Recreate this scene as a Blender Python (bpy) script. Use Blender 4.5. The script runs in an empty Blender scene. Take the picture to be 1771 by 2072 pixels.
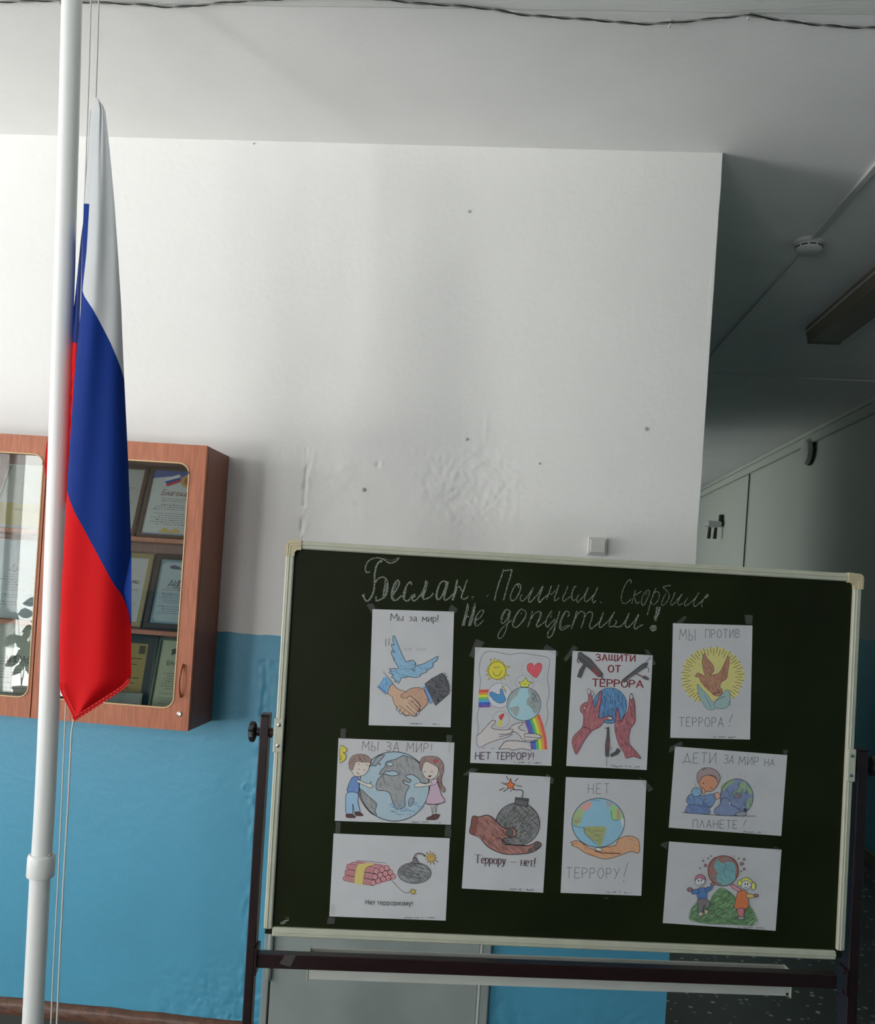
import bpy, math, random
import numpy as np
from mathutils import Vector, Matrix, noise
from mathutils.geometry import tessellate_polygon

S = bpy.context.scene
COL = S.collection
# ------------------------------------------------------------------ camera
F_PX, CX, CY = 1800.0, 885.5, 1201.66          # focal length / principal point for 1771 x 2072
CAM_Z = 1.6487
yaw, pitch, roll = 0.076, -0.0072, 0.0641
fwd = Vector((-math.sin(yaw)*math.cos(pitch), math.cos(yaw)*math.cos(pitch), math.sin(pitch)))
r0 = Vector((math.cos(yaw), math.sin(yaw), 0)); u0 = r0.cross(fwd)
rgt = r0*math.cos(roll)+u0*math.sin(roll); upv = u0*math.cos(roll)-r0*math.sin(roll)
cam = bpy.data.cameras.new('camera'); camo = bpy.data.objects.new('camera', cam); COL.objects.link(camo)
M = Matrix((rgt, upv, -fwd)).transposed().to_4x4(); M.translation = (0, 0, CAM_Z)
camo.matrix_world = M
cam.sensor_fit = 'VERTICAL'; cam.sensor_height = 36.0; cam.lens = 36.0*F_PX/2072
cam.shift_y = (CY-1036)/2072; cam.shift_x = 0
cam.clip_start = .05
S.camera = camo
# ------------------------------------------------------------------ world, lights, exposure
S.view_settings.view_transform = 'Standard'; S.view_settings.look = 'None'
S.view_settings.gamma = 1; S.view_settings.use_curve_mapping = False
S.view_settings.exposure = -0.2
w = bpy.data.worlds.new('World'); S.world = w; w.use_nodes = True
w.node_tree.nodes['Background'].inputs[0].default_value = (.94, .97, 1, 1)
w.node_tree.nodes['Background'].inputs[1].default_value = 3.0
def area(name, loc, look, sx, sy, power, color):
    l = bpy.data.lights.new(name, 'AREA'); l.shape = 'RECTANGLE'; l.size = sx; l.size_y = sy
    l.energy = power; l.color = color
    o = bpy.data.objects.new(name, l); COL.objects.link(o); o.location = loc
    o.rotation_euler = Vector(look).to_track_quat('-Z', 'Y').to_euler()
    return o
# daylight just outside the window openings
area('daylight_back_window', (-4.85, -2.93, 1.62), (0, 1, 0), 2.1, 2.7, 180, (1, .985, .95))
area('added_front_fill', (-2.1, -2.93, 1.80), (0, 1, 0), 1.5, 2.35, 55, (1, .985, .95))  # added frontal fill, no window is known on this side
area('daylight_side_window', (-6.33, 0.25, 1.80), (1, 0, 0), 3.9, 2.3, 135, (1, .985, .95))
# upward fill lamps added outside, below the sills, to brighten the ceiling
area('ceiling_fill_behind', (-5.2, -4.3, .15), (0, .35, 1), 3.4, 2.2, 640, (1, .985, .95))
area('ceiling_fill_side', (-7.7, .4, .25), (.35, 0, 1), 2.2, 4.6, 1050, (1, .985, .95))
area('daylight_corridor_window', (-1.75, 10.6, 1.7), (1, 0, 0), 2.6, 1.9, 44, (.97, 1.0, .93))
# ------------------------------------------------------------------ helpers
def ray(px, py): return fwd+rgt*((px-CX)/F_PX)+upv*((CY-py)/F_PX)
def at(px, py, Y):
    d = ray(px, py); return Vector((0, 0, CAM_Z))+d*(Y/d.y)
def onz(px, py, Z):
    d = ray(px, py); return Vector((0, 0, CAM_Z))+d*((Z-CAM_Z)/d.z)
def lin(c):
    c = c/255.0
    return c/12.92 if c <= .04045 else ((c+.055)/1.055)**2.4
def L3(r, g, b, k=1.0): return (min(1, lin(r)*k), min(1, lin(g)*k), min(1, lin(b)*k))
def mat(name, color, rough=.6, metal=0, spec=.5, noise_amt=0, nscale=8, bump=0, bscale=60, bdist=.002, stretch=None, color2=None):
    m = bpy.data.materials.new(name); m.use_nodes = True; nt = m.node_tree; N = nt.nodes; K = nt.links
    b = N['Principled BSDF']; b.inputs['Base Color'].default_value = (*color, 1)
    b.inputs['Roughness'].default_value = rough; b.inputs['Metallic'].default_value = metal
    b.inputs['Specular IOR Level'].default_value = spec
    tc = N.new('ShaderNodeTexCoord'); mp = N.new('ShaderNodeMapping'); K.new(tc.outputs['Object'], mp.inputs[0])
    if stretch: mp.inputs['Scale'].default_value = stretch
    if noise_amt or color2:
        n = N.new('ShaderNodeTexNoise'); n.inputs['Scale'].default_value = nscale; n.inputs['Detail'].default_value = 5
        K.new(mp.outputs[0], n.inputs['Vector'])
        mx = N.new('ShaderNodeMix'); mx.data_type = 'RGBA'
        c2 = color2 or tuple(max(0, x*(1-noise_amt)) for x in color)
        c1 = color if color2 else tuple(min(1, x*(1+noise_amt*.6)) for x in color)
        mx.inputs[6].default_value = (*c1, 1); mx.inputs[7].default_value = (*c2, 1)
        mr = N.new('ShaderNodeMapRange'); mr.inputs[1].default_value = .35; mr.inputs[2].default_value = .65
        K.new(n.outputs[0], mr.inputs[0]); K.new(mr.outputs[0], mx.inputs[0])
        K.new(mx.outputs[2], b.inputs['Base Color'])
    if bump:
        n2 = N.new('ShaderNodeTexNoise'); n2.inputs['Scale'].default_value = bscale; n2.inputs['Detail'].default_value = 4
        K.new(mp.outputs[0], n2.inputs['Vector'])
        bp = N.new('ShaderNodeBump'); bp.inputs['Strength'].default_value = bump; bp.inputs['Distance'].default_value = bdist
        K.new(n2.outputs[0], bp.inputs['Height']); K.new(bp.outputs[0], b.inputs['Normal'])
    return m
class MB:
    def __init__(s): s.v = []; s.f = []; s.c = []; s.smooth = False
    def quad(s, a, b, c, d, col=None):
        i = len(s.v); s.v += [tuple(a), tuple(b), tuple(c), tuple(d)]; s.f.append((i, i+1, i+2, i+3)); s.c.append(col)
    def box(s, x0, x1, y0, y1, z0, z1, bev=0, T=None):
        if bev <= 0:
            P = [(x, y, z) for x in (x0, x1) for y in (y0, y1) for z in (z0, z1)]
            F = [(0, 1, 3, 2), (4, 6, 7, 5), (0, 4, 5, 1), (2, 3, 7, 6), (0, 2, 6, 4), (1, 5, 7, 3)]
        else:
            P = []; idx = {}
            X = (x0, x1); Y = (y0, y1); Z = (z0, z1)
            for i in (0, 1):
                for j in (0, 1):
                    for k in (0, 1):
                        c = (X[i], Y[j], Z[k]); s_ = (1-2*i, 1-2*j, 1-2*k)
                        for a in range(3):
                            p = [c[n]+(s_[n]*bev if n != a else 0) for n in range(3)]
                            idx[i, j, k, a] = len(P); P.append(tuple(p))
            F = []
            for a in range(3):
                b_, c_ = [n for n in range(3) if n != a]
                for s_ in (0, 1):
                    q = []
                    for t in ((0, 0), (1, 0), (1, 1), (0, 1)):
                        k = [0, 0, 0]; k[a] = s_; k[b_] = t[0]; k[c_] = t[1]; q.append(idx[k[0], k[1], k[2], a])
                    F.append(tuple(q))
                for t in ((0, 0), (1, 0), (1, 1), (0, 1)):
                    q = []
                    k0 = [0, 0, 0]; k1 = [0, 0, 0]; k0[b_] = k1[b_] = t[0]; k0[c_] = k1[c_] = t[1]; k0[a] = 0; k1[a] = 1
                    F.append((idx[(*k0, b_)], idx[(*k0, c_)], idx[(*k1, c_)], idx[(*k1, b_)]))
            for i in (0, 1):
                for j in (0, 1):
                    for k in (0, 1): F.append((idx[i, j, k, 0], idx[i, j, k, 1], idx[i, j, k, 2]))
        o = len(s.v)
        s.v += [tuple(T @ Vector(p)) if T else p for p in P]
        s.f += [tuple(o+i for i in f) for f in F]; s.c += [None]*len(F)
        return s
    def prism(s, pts, y0, y1, axis='y', T=None):
        """outline pts (a,b) extruded along an axis"""
        def mk(a, b, t): p = {'y': (a, t, b), 'x': (t, a, b), 'z': (a, b, t)}[axis]; return tuple(T @ Vector(p)) if T else p
        n = len(pts); o = len(s.v)
        s.v += [mk(a, b, y0) for a, b in pts]+[mk(a, b, y1) for a, b in pts]
        for i in range(n): s.f.append((o+i, o+(i+1) % n, o+n+(i+1) % n, o+n+i))
        tri = tessellate_polygon([[Vector((a, b, 0)) for a, b in pts]])
        for t in tri: s.f.append(tuple(o+i for i in t)); s.f.append(tuple(o+n+i for i in reversed(t)))
        return s
    def tube(s, pts, r, n=12, caps=True, flat=None):
        pts = [Vector(p) for p in pts]; o = len(s.v); prev = None
        rr = r if isinstance(r, (list, tuple)) else [r]*len(pts)
        for i, p in enumerate(pts):
            d = (pts[min(i+1, len(pts)-1)]-pts[max(i-1, 0)]).normalized()
            a = prev if prev else (Vector((1, 0, 0)) if abs(d.x) < .9 else Vector((0, 1, 0)))
            a = (a-d*a.dot(d)).normalized(); prev = a; b = d.cross(a)
            for k in range(n):
                t = 2*math.pi*k/n; s.v.append(tuple(p+(a*math.cos(t)+b*math.sin(t))*rr[i]))
        for i in range(len(pts)-1):
            for k in range(n):
                s.f.append((o+i*n+k, o+i*n+(k+1) % n, o+(i+1)*n+(k+1) % n, o+(i+1)*n+k))
        if caps:
            s.f.append(tuple(o+k for k in reversed(range(n)))); s.f.append(tuple(o+(len(pts)-1)*n+k for k in range(n)))
        s.smooth = True
        return s
    def lathe(s, prof, origin, axis, n=24):
        """prof: (radius, height) pairs about axis through origin"""
        ax = Vector(axis).normalized(); a = Vector((1, 0, 0)) if abs(ax.x) < .9 else Vector((0, 1, 0))
        a = (a-ax*a.dot(ax)).normalized(); b = ax.cross(a); o = len(s.v)
        for r, h in prof:
            for k in range(n):
                t = 2*math.pi*k/n; s.v.append(tuple(Vector(origin)+ax*h+(a*math.cos(t)+b*math.sin(t))*r))
        for i in range(len(prof)-1):
            for k in range(n): s.f.append((o+i*n+k, o+i*n+(k+1) % n, o+(i+1)*n+(k+1) % n, o+(i+1)*n+k))
        s.f.append(tuple(o+k for k in reversed(range(n)))); s.f.append(tuple(o+(len(prof)-1)*n+k for k in range(n)))
        s.smooth = True
        return s
    def build(s, name, m, parent=None, M=None, kind=None):
        me = bpy.data.meshes.new(name); me.from_pydata(s.v, [], s.f); me.materials.append(m)
        if any(c is not None for c in s.c):
            at_ = me.color_attributes.new('col', 'FLOAT_COLOR', 'CORNER'); arr = []
            for i, f in enumerate(s.f): arr += list(s.c[i] or (1, 1, 1, 1))*len(f)
            at_.data.foreach_set('color', arr)
        else:
            bm_fix(me)
        me.update()
        if s.smooth:
            me.shade_smooth(); me.set_sharp_from_angle(angle=math.radians(38))
        o = bpy.data.objects.new(name, me); COL.objects.link(o)
        place(o, parent, M)
        if kind: o['kind'] = kind
        return o
def bm_fix(me):
    import bmesh
    b = bmesh.new(); b.from_mesh(me); bmesh.ops.recalc_face_normals(b, faces=b.faces); b.to_mesh(me); b.free()
WM = {}
def place(o, parent, M=None):
    Mw = M.copy() if M is not None else Matrix.Identity(4)
    WM[o.name] = Mw
    if parent:
        o.parent = parent; o.matrix_basis = WM[parent.name].inverted() @ Mw
    else: o.matrix_basis = Mw
def tag(o, label=None, cat=None, group=None, kind=None):
    if label: o['label'] = label
    if cat: o['category'] = cat
    if group: o['group'] = group
    if kind: o['kind'] = kind
    return o
def thing(name, M, label, cat, group=None):
    o = bpy.data.objects.new(name, None); COL.objects.link(o); o.empty_display_size = .05
    if not isinstance(M, Matrix): M = Matrix.Translation(M)
    place(o, None, M)
    return tag(o, label, cat, group)
def smooth_path(pts, closed=False, n=6):
    P = [Vector((p[0], p[1], 0)) for p in pts]
    if len(P) < 3: return [(p.x, p.y) for p in P]
    out = []; m = len(P)
    rng = range(m if closed else m-1)
    for i in rng:
        if closed: a, b, c, d = P[(i-1) % m], P[i], P[(i+1) % m], P[(i+2) % m]
        else: a, b, c, d = P[max(i-1, 0)], P[i], P[i+1], P[min(i+2, m-1)]
        for k in range(n):
            t = k/n
            q = .5*((2*b)+(c-a)*t+(2*a-5*b+4*c-d)*t*t+(3*b-a-3*c+d)*t**3)
            out.append((q.x, q.y))
    if not closed: out.append((P[-1].x, P[-1].y))
    return out
def homography(src, dst):
    A = []; B = []
    for (x, y), (u, v) in zip(src, dst):
        A.append([x, y, 1, 0, 0, 0, -u*x, -u*y]); B.append(u); A.append([0, 0, 0, x, y, 1, -v*x, -v*y]); B.append(v)
    h = np.append(np.linalg.solve(np.array(A, float), np.array(B, float)), 1).reshape(3, 3)
    def f(p):
        q = h @ np.array([p[0], p[1], 1.0]); return (q[0]/q[2], q[1]/q[2])
    return f
# ------------------------------------------------------------------ materials
def wall_mat(name, white, blue, split, edge=.004, blue_only_below=True):
    m = mat(name, white, .75, bump=.35, bscale=38, bdist=.004)
    nt = m.node_tree; N = nt.nodes; K = nt.links; b = N['Principled BSDF']
    g = N.new('ShaderNodeNewGeometry'); sp = N.new('ShaderNodeSeparateXYZ'); K.new(g.outputs['Position'], sp.inputs[0])
    n = N.new('ShaderNodeTexNoise'); n.inputs['Scale'].default_value = 12; n.inputs['Detail'].default_value = 6
    K.new(g.outputs['Position'], n.inputs['Vector'])
    ma = N.new('ShaderNodeMath'); ma.operation = 'MULTIPLY_ADD'; ma.inputs[1].default_value = edge*4; K.new(n.outputs[0], ma.inputs[0]); K.new(sp.outputs['Z'], ma.inputs[2])
    gt = N.new('ShaderNodeMath'); gt.operation = 'GREATER_THAN'; gt.inputs[1].default_value = split+edge*2; K.new(ma.outputs[0], gt.inputs[0])
    n2 = N.new('ShaderNodeTexNoise'); n2.inputs['Scale'].default_value = 2.2; n2.inputs['Detail'].default_value = 8; n2.inputs['Roughness'].default_value = .6
    K.new(g.outputs['Position'], n2.inputs['Vector'])
    def two(c, a):
        x = N.new('ShaderNodeMix'); x.data_type = 'RGBA'; x.inputs[6].default_value = (*[q*(1-a) for q in c], 1); x.inputs[7].default_value = (*[min(1, q*(1+a)) for q in c], 1)
        K.new(n2.outputs[0], x.inputs[0]); return x
    a1 = two(white, .05); a2 = two(blue, .12)
    mx = N.new('ShaderNodeMix'); mx.data_type = 'RGBA'
    K.new(gt.outputs[0], mx.inputs[0]); K.new(a2.outputs[2], mx.inputs[6]); K.new(a1.outputs[2], mx.inputs[7]); K.new(mx.outputs[2], b.inputs['Base Color'])
    rg = N.new('ShaderNodeMapRange'); rg.inputs[3].default_value = .42; rg.inputs[4].default_value = .85; K.new(gt.outputs[0], rg.inputs[0]); K.new(rg.outputs[0], b.inputs['Roughness'])
    return m
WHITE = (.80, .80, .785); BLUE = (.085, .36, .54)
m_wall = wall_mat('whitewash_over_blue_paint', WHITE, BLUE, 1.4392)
m_walld = wall_mat('darkened_unseen_wall_paint', (.42, .42, .40), (.05, .2, .3), 1.44)  # both coats darkened on the unseen walls to cut bounce light
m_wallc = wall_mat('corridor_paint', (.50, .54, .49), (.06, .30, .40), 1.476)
m_ceil = mat('ceiling_whitewash', (.86, .86, .85), .85, noise_amt=.03, nscale=3, bump=.3, bscale=30, bdist=.003)
m_ceil2 = mat('ceiling_whitewash_rough', (.74, .75, .73), .85, noise_amt=.12, nscale=2, stretch=(1, 6, 1), bump=.5, bscale=20, bdist=.004)
m_white = mat('white_enamel', (.82, .83, .82), .28, bump=.05, bscale=300, bdist=.0005)
m_rope = mat('pale_cord', (.62, .62, .58), .8, bump=.8, bscale=500, bdist=.001)
m_alu = mat('cream_aluminium_rail', (.60, .61, .49), .4, metal=0, noise_amt=.05, nscale=25, spec=.6)
m_cap = mat('beige_plastic', (.66, .58, .38), .4)
m_board = mat('green_board_enamel', (.0130, .0185, .0048), .5, spec=.16, noise_amt=.25, nscale=4)
m_maroon = mat('dark_maroon_paint', (.022, .008, .009), .32, noise_amt=.2, nscale=30)
m_black = mat('black_plastic', (.012, .012, .014), .3)
m_steel = mat('steel', (.5, .5, .5), .3, metal=1)
m_wood = mat('orange_beech_laminate', (.47, .145, .062), .5, color2=(.34, .10, .042), nscale=14, stretch=(14, 14, .9), bump=.1, bscale=60, bdist=.0005)
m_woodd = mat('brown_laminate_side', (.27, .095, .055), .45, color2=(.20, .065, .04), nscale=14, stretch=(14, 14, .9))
m_trim = mat('pale_edge_trim', (.62, .42, .22), .45)
m_door = mat('grey_door_paint', (.30, .345, .33), .42, noise_amt=.08, nscale=6)
m_brown = mat('brown_gloss_baseboard', (.11, .038, .016), .38, noise_amt=.35, nscale=30, bump=.6, bscale=50, bdist=.004)
m_threshold = mat('orange_brown_threshold', (.30, .11, .04), .5, noise_amt=.3, nscale=25)
m_grey = mat('pale_grey_plastic', (.55, .56, .55), .5)
m_switch = mat('switch_plastic', (.60, .61, .57), .35)
m_lamp = mat('dusty_lamp_diffuser', (.20, .17, .13), .5)
m_lampend = mat('dark_lamp_end', (.09, .10, .085), .5)
m_dark = mat('dark_rubber', (.02, .022, .02), .6)
m_leaf = mat('leaf_green', (.05, .12, .04), .5, noise_amt=.3, nscale=20)
m_pot = mat('clay_pot', (.35, .14, .07), .7)
m_tulle = mat('tulle', (.8, .8, .8), .9)
def alpha_mat(name, col, a, rough=.2, spec=.5):
    m = mat(name, col, rough, spec=spec); m.node_tree.nodes['Principled BSDF'].inputs['Alpha'].default_value = a; return m
m_tape = alpha_mat('clear_tape', (.55, .56, .55), .13, .22)
m_tulle = alpha_mat('tulle_net', (.55, .55, .57), .7, .9)
def glass_mat(name, tint=(1, 1, 1)):
    m = bpy.data.materials.new(name); m.use_nodes = True; nt = m.node_tree; N = nt.nodes; K = nt.links
    for n in list(N):
        if n.type == 'BSDF_PRINCIPLED': N.remove(n)
    o = N['Material Output']; t = N.new('ShaderNodeBsdfTransparent'); t.inputs[0].default_value = (*tint, 1)
    g = N.new('ShaderNodeBsdfGlossy'); g.inputs['Roughness'].default_value = .004
    fr = N.new('ShaderNodeFresnel'); fr.inputs[0].default_value = 1.5
    ml = N.new('ShaderNodeMath'); ml.operation = 'MULTIPLY'; ml.inputs[1].default_value = 1.1; K.new(fr.outputs[0], ml.inputs[0])
    mx = N.new('ShaderNodeMixShader'); K.new(ml.outputs[0], mx.inputs[0]); K.new(t.outputs[0], mx.inputs[1]); K.new(g.outputs[0], mx.inputs[2]); K.new(mx.outputs[0], o.inputs[0])
    return m
m_glass = glass_mat('cabinet_glass', (.9, .93, .91))
m_pane = glass_mat('window_glass')
def terrazzo():
    m = mat('terrazzo', (.05, .052, .048), .35); nt = m.node_tree; N = nt.nodes; K = nt.links; b = N['Principled BSDF']
    g = N.new('ShaderNodeNewGeometry'); v = N.new('ShaderNodeTexVoronoi'); v.inputs['Scale'].default_value = 32
    K.new(g.outputs['Position'], v.inputs['Vector'])
    cr = N.new('ShaderNodeSeparateColor'); K.new(v.outputs['Color'], cr.inputs[0])
    a = N.new('ShaderNodeMath'); a.operation = 'LESS_THAN'; a.inputs[1].default_value = .30; K.new(v.outputs['Distance'], a.inputs[0])
    c = N.new('ShaderNodeMath'); c.operation = 'GREATER_THAN'; c.inputs[1].default_value = .62; K.new(cr.outputs[0], c.inputs[0])
    d = N.new('ShaderNodeMath'); d.operation = 'MULTIPLY'; K.new(a.outputs[0], d.inputs[0]); K.new(c.outputs[0], d.inputs[1])
    e = N.new('ShaderNodeMath'); e.operation = 'MULTIPLY'; K.new(d.outputs[0], e.inputs[0]); K.new(cr.outputs[1], e.inputs[1])
    n = N.new('ShaderNodeTexNoise'); n.inputs['Scale'].default_value = 1.5; n.inputs['Detail'].default_value = 6; K.new(g.outputs['Position'], n.inputs['Vector'])
    bx = N.new('ShaderNodeMix'); bx.data_type = 'RGBA'; bx.inputs[6].default_value = (.055, .057, .050, 1); bx.inputs[7].default_value = (.12, .12, .105, 1); K.new(n.outputs[0], bx.inputs[0])
    mx = N.new('ShaderNodeMix'); mx.data_type = 'RGBA'; mx.inputs[7].default_value = (.95, .95, .88, 1)
    K.new(e.outputs[0], mx.inputs[0]); K.new(bx.outputs[2], mx.inputs[6]); K.new(mx.outputs[2], b.inputs['Base Color'])
    return m
m_floor = terrazzo()
def paper_mat(name, col):
    return mat(name, col, .8, noise_amt=.05, nscale=9, bump=.08, bscale=25, bdist=.002)
PAPER = (.70, .70, .73)
m_paper = paper_mat('paper', PAPER)
def drawn_mat():
    m = bpy.data.materials.new('crayon_and_ink'); m.use_nodes = True; nt = m.node_tree; N = nt.nodes; K = nt.links; b = N['Principled BSDF']
    b.inputs['Roughness'].default_value = .75; b.inputs['Specular IOR Level'].default_value = .25
    a = N.new('ShaderNodeAttribute'); a.attribute_name = 'col'
    tc = N.new('ShaderNodeTexCoord'); mp = N.new('ShaderNodeMapping'); mp.inputs['Rotation'].default_value = (0, .9, 0); mp.inputs['Scale'].default_value = (900, 900, 90)
    K.new(tc.outputs['Object'], mp.inputs[0]); n = N.new('ShaderNodeTexNoise'); n.inputs['Scale'].default_value = 1; n.inputs['Detail'].default_value = 3; K.new(mp.outputs[0], n.inputs['Vector'])
    s1 = N.new('ShaderNodeMath'); s1.operation = 'SUBTRACT'; s1.inputs[1].default_value = .5; K.new(n.outputs[0], s1.inputs[0])
    s2 = N.new('ShaderNodeMath'); s2.operation = 'SUBTRACT'; s2.inputs[0].default_value = 1; K.new(a.outputs['Alpha'], s2.inputs[1])
    s3 = N.new('ShaderNodeMath'); s3.operation = 'MULTIPLY'; K.new(s1.outputs[0], s3.inputs[0]); K.new(s2.outputs[0], s3.inputs[1])
    s4 = N.new('ShaderNodeMath'); s4.operation = 'MULTIPLY_ADD'; s4.use_clamp = True; s4.inputs[1].default_value = 4.5; K.new(s3.outputs[0], s4.inputs[0]); K.new(a.outputs['Alpha'], s4.inputs[2])
    mx = N.new('ShaderNodeMix'); mx.data_type = 'RGBA'; mx.inputs[6].default_value = (*PAPER, 1); K.new(s4.outputs[0], mx.inputs[0]); K.new(a.outputs['Color'], mx.inputs[7]); K.new(mx.outputs[2], b.inputs['Base Color'])
    return m
m_drawn = drawn_mat()
def chalk_mat():
    m = mat('chalk', (.37, .40, .34), .95, spec=.1); nt = m.node_tree; N = nt.nodes; K = nt.links; b = N['Principled BSDF']
    a = N.new('ShaderNodeAttribute'); a.attribute_name = 'col'
    tc = N.new('ShaderNodeTexCoord'); n = N.new('ShaderNodeTexNoise'); n.inputs['Scale'].default_value = 420; n.inputs['Detail'].default_value = 2; K.new(tc.outputs['Object'], n.inputs['Vector'])
    mr = N.new('ShaderNodeMapRange'); mr.inputs[1].default_value = .30; mr.inputs[2].default_value = .62; K.new(n.outputs[0], mr.inputs[0])
    ml = N.new('ShaderNodeMath'); ml.operation = 'MULTIPLY'; K.new(mr.outputs[0], ml.inputs[0]); K.new(a.outputs['Alpha'], ml.inputs[1]); K.new(ml.outputs[0], b.inputs['Alpha'])
    return m
m_chalk = chalk_mat()
m_chip = mat('old_plaster_chip', (.42, .41, .38), .9)
# ------------------------------------------------------------------ room shell
HC = 3.2; D = 3.124; XE = .645; XR = 2.527; XL = -6.0; YB = -2.6; YF = 14.0
MB().box(XL-.3, XR+.3, YB-.3, YF+.3, -.1, 0).build('floor', m_floor, kind='structure')
ce = MB().box(XL-.3, XR+.3, 2.385, 6.09, HC, HC+.2).build('ceiling', m_ceil, kind='structure')
MB().box(XL-.3, XR+.3, YB-.3, 2.377, HC-.004, HC+.2).build('ceiling_slab', m_ceil2, ce)
MB().box(XL-.3, XR+.3, 2.377, 2.385, HC+.006, HC+.2).build('slab_joint', m_ceil2, ce)
MB().box(XL-.3, XR+.3, 6.10, YF+.3, HC-.006, HC+.2).build('ceiling_slab', m_ceil, ce)
MB().box(XL-.3, XR+.3, 6.09, 6.10, HC+.012, HC+.2).build('slab_joint', m_ceil, ce)
# front wall: one gridded plaster face with real relief, plus its body
def wall_height(x, z):
    h = .0016*noise.noise((x*1.3, z*1.3, 3))+.0005*noise.noise((x*9, z*9, 1))
    # flaky, patched plaster band above the board
    mk = .62*max(0, 1-((x+.33)/.46)**2)*max(0, 1-abs((z-1.98)/.24)**1.8)*max(0, min(1, .75+1.5*noise.noise((x*3.5, z*4.5, 17))))
    if mk > 0:
        h += mk*(.0060*noise.noise((x*14, z*14, 7))+.0055*abs(noise.noise((x*30, z*24, 2)))+.0024*noise.noise((x*70, z*70, 9))+.0016*max(0, noise.noise((x*26, z*38, 31))-.25)*6)
    # ragged vertical crack left of the board
    cx_ = -.735+.006*noise.noise((0, z*9, 5))
    if 1.30 < z < 2.12:
        k = math.exp(-((x-cx_)/.007)**2)*(.45+1.6*noise.noise((1, z*22, 4)))*min(1, (z-1.30)/.05, (2.12-z)/.08); h -= .011*max(0, k)
        h += .003*math.exp(-((x-cx_-.004)/.03)**2)*noise.noise((x*60, z*40, 21))
        if x > cx_: h += .0035*math.exp(-(x-cx_)/.12)*min(1, (2.12-z)/.1, (z-1.3)/.05)
    # crumbled lower edge by the baseboard and door
    if z < .30:
        m2 = (1-z/.30)*max(0, min(1, (x+1.35)/.5))
        h += m2*.010*abs(noise.noise((x*16, z*16, 11)))+m2*.004*noise.noise((x*60, z*60, 3))
    mk3 = math.exp(-((x+.84)/.028)**2) if z < 1.35 else 0
    h += mk3*.004*noise.noise((x*50, z*22, 13))
    # round blister in the blue paint
    rr = math.hypot(x+.868, z-.885)
    h += .0025*math.exp(-((rr-.024)/.005)**2)*(0.6+noise.noise((x*40, z*40, 0)))
    # knocked nail hole and pimples
    for (px, pz, s, a) in ((-.478, 2.067, .009, -.006), (-.466, 2.074, .008, .004), (-.105, 2.225, .007, .003), (.52, 2.20, .008, .002), (-.135, 3.01, .01, .0015), (-.20, 2.05, .010, .003), (-.60, 2.05, .012, .003), (-.56, 1.93, .008, .003)):
        h += a*math.exp(-((x-px)**2+(z-pz)**2)/(s*s))
    return h
def grid(a, b, dense, n_out, step):
    lo, hi = dense
    return list(np.linspace(a, lo, max(2, n_out), endpoint=False))+list(np.arange(lo, hi, step))+list(np.linspace(hi, b, max(2, n_out)))
xs = grid(XL, XE, (-1.2, .15), 40, .0046); zs = grid(0, HC, (.02, 2.15), 30, .0056)
g = MB(); nx = len(xs); nz = len(zs)
for z in zs:
    for x in xs:
        e = .003*noise.noise((z*6, 2, 8))*max(0, 1-(XE-x)/.05)
        g.v.append((x+e if x > XE-.001 else x, D-wall_height(x, z), z))
for j in range(nz-1):
    for i in range(nx-1): g.f.append((j*nx+i, j*nx+i+1, (j+1)*nx+i+1, (j+1)*nx+i))
g.smooth = True
wf = g.build('wall_front', m_wall, kind='structure')
MB().box(XL, XE, D+.012, D+.3, 0, HC).box(XE-.012, XE, D, D+.02, 0, HC).build('wall_core', m_wall, wf)
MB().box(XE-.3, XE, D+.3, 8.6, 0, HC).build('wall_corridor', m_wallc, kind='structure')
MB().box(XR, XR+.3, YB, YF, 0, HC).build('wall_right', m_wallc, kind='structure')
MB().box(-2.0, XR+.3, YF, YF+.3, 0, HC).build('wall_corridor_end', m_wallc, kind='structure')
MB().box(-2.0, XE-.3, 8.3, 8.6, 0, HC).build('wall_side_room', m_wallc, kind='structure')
def wall_with_window(name, fixed, axis, a0, a1, w0, w1, z0, z1, t0, t1, m):
    b = MB()
    for (p, q, r_, s_) in ((a0, w0, 0, HC), (w1, a1, 0, HC), (w0, w1, 0, z0), (w0, w1, z1, HC)):
        if axis == 'x': b.box(p, q, t0, t1, r_, s_)
        else: b.box(t0, t1, p, q, r_, s_)
    o = b.build(name, m, kind='structure')
    return o
def window(name, axis, w0, w1, z0, z1, t, mull, parent_m):
    o = thing(name, Vector((0, 0, 0)), None, None); o['kind'] = 'structure'
    def bar(p, q, r_, s_, nm='window_frame'):
        b = MB()
        if axis == 'x': b.box(p, q, t-.03, t+.03, r_, s_, .004)
        else: b.box(t-.03, t+.03, p, q, r_, s_, .004)
        b.build(nm, m_white, o)
    bar(w0, w1, z0, z0+.06); bar(w0, w1, z1-.06, z1); bar(w0, w0+.06, z0+.06, z1-.06); bar(w1-.06, w1, z0+.06, z1-.06)
    for x in mull: bar(x-.025, x+.025, z0+.06, z1-.06, 'mullion')
    b = MB()
    if axis == 'x': b.box(w0+.06, w1-.06, t-.003, t+.003, z0+.06, z1-.06)
    else: b.box(t-.003, t+.003, w0+.06, w1-.06, z0+.06, z1-.06)
    b.build('pane', m_pane, o)
    return o
bw = MB()
for (p, q, r_, s_) in ((XL-.3, -5.85, 0, HC), (-3.80, -2.85, 0, HC), (-1.35, XR+.3, 0, HC), (-5.85, -3.80, 0, .28), (-5.85, -3.80, 2.95, HC), (-2.85, -1.35, 0, .55), (-2.85, -1.35, 2.95, HC)): bw.box(p, q, YB-.3, YB, r_, s_)
bw.build('wall_back', m_walld, kind='structure')
window('window_1', 'x', -5.85, -3.80, .28, 2.95, YB-.1, (-4.95,), None)
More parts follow.
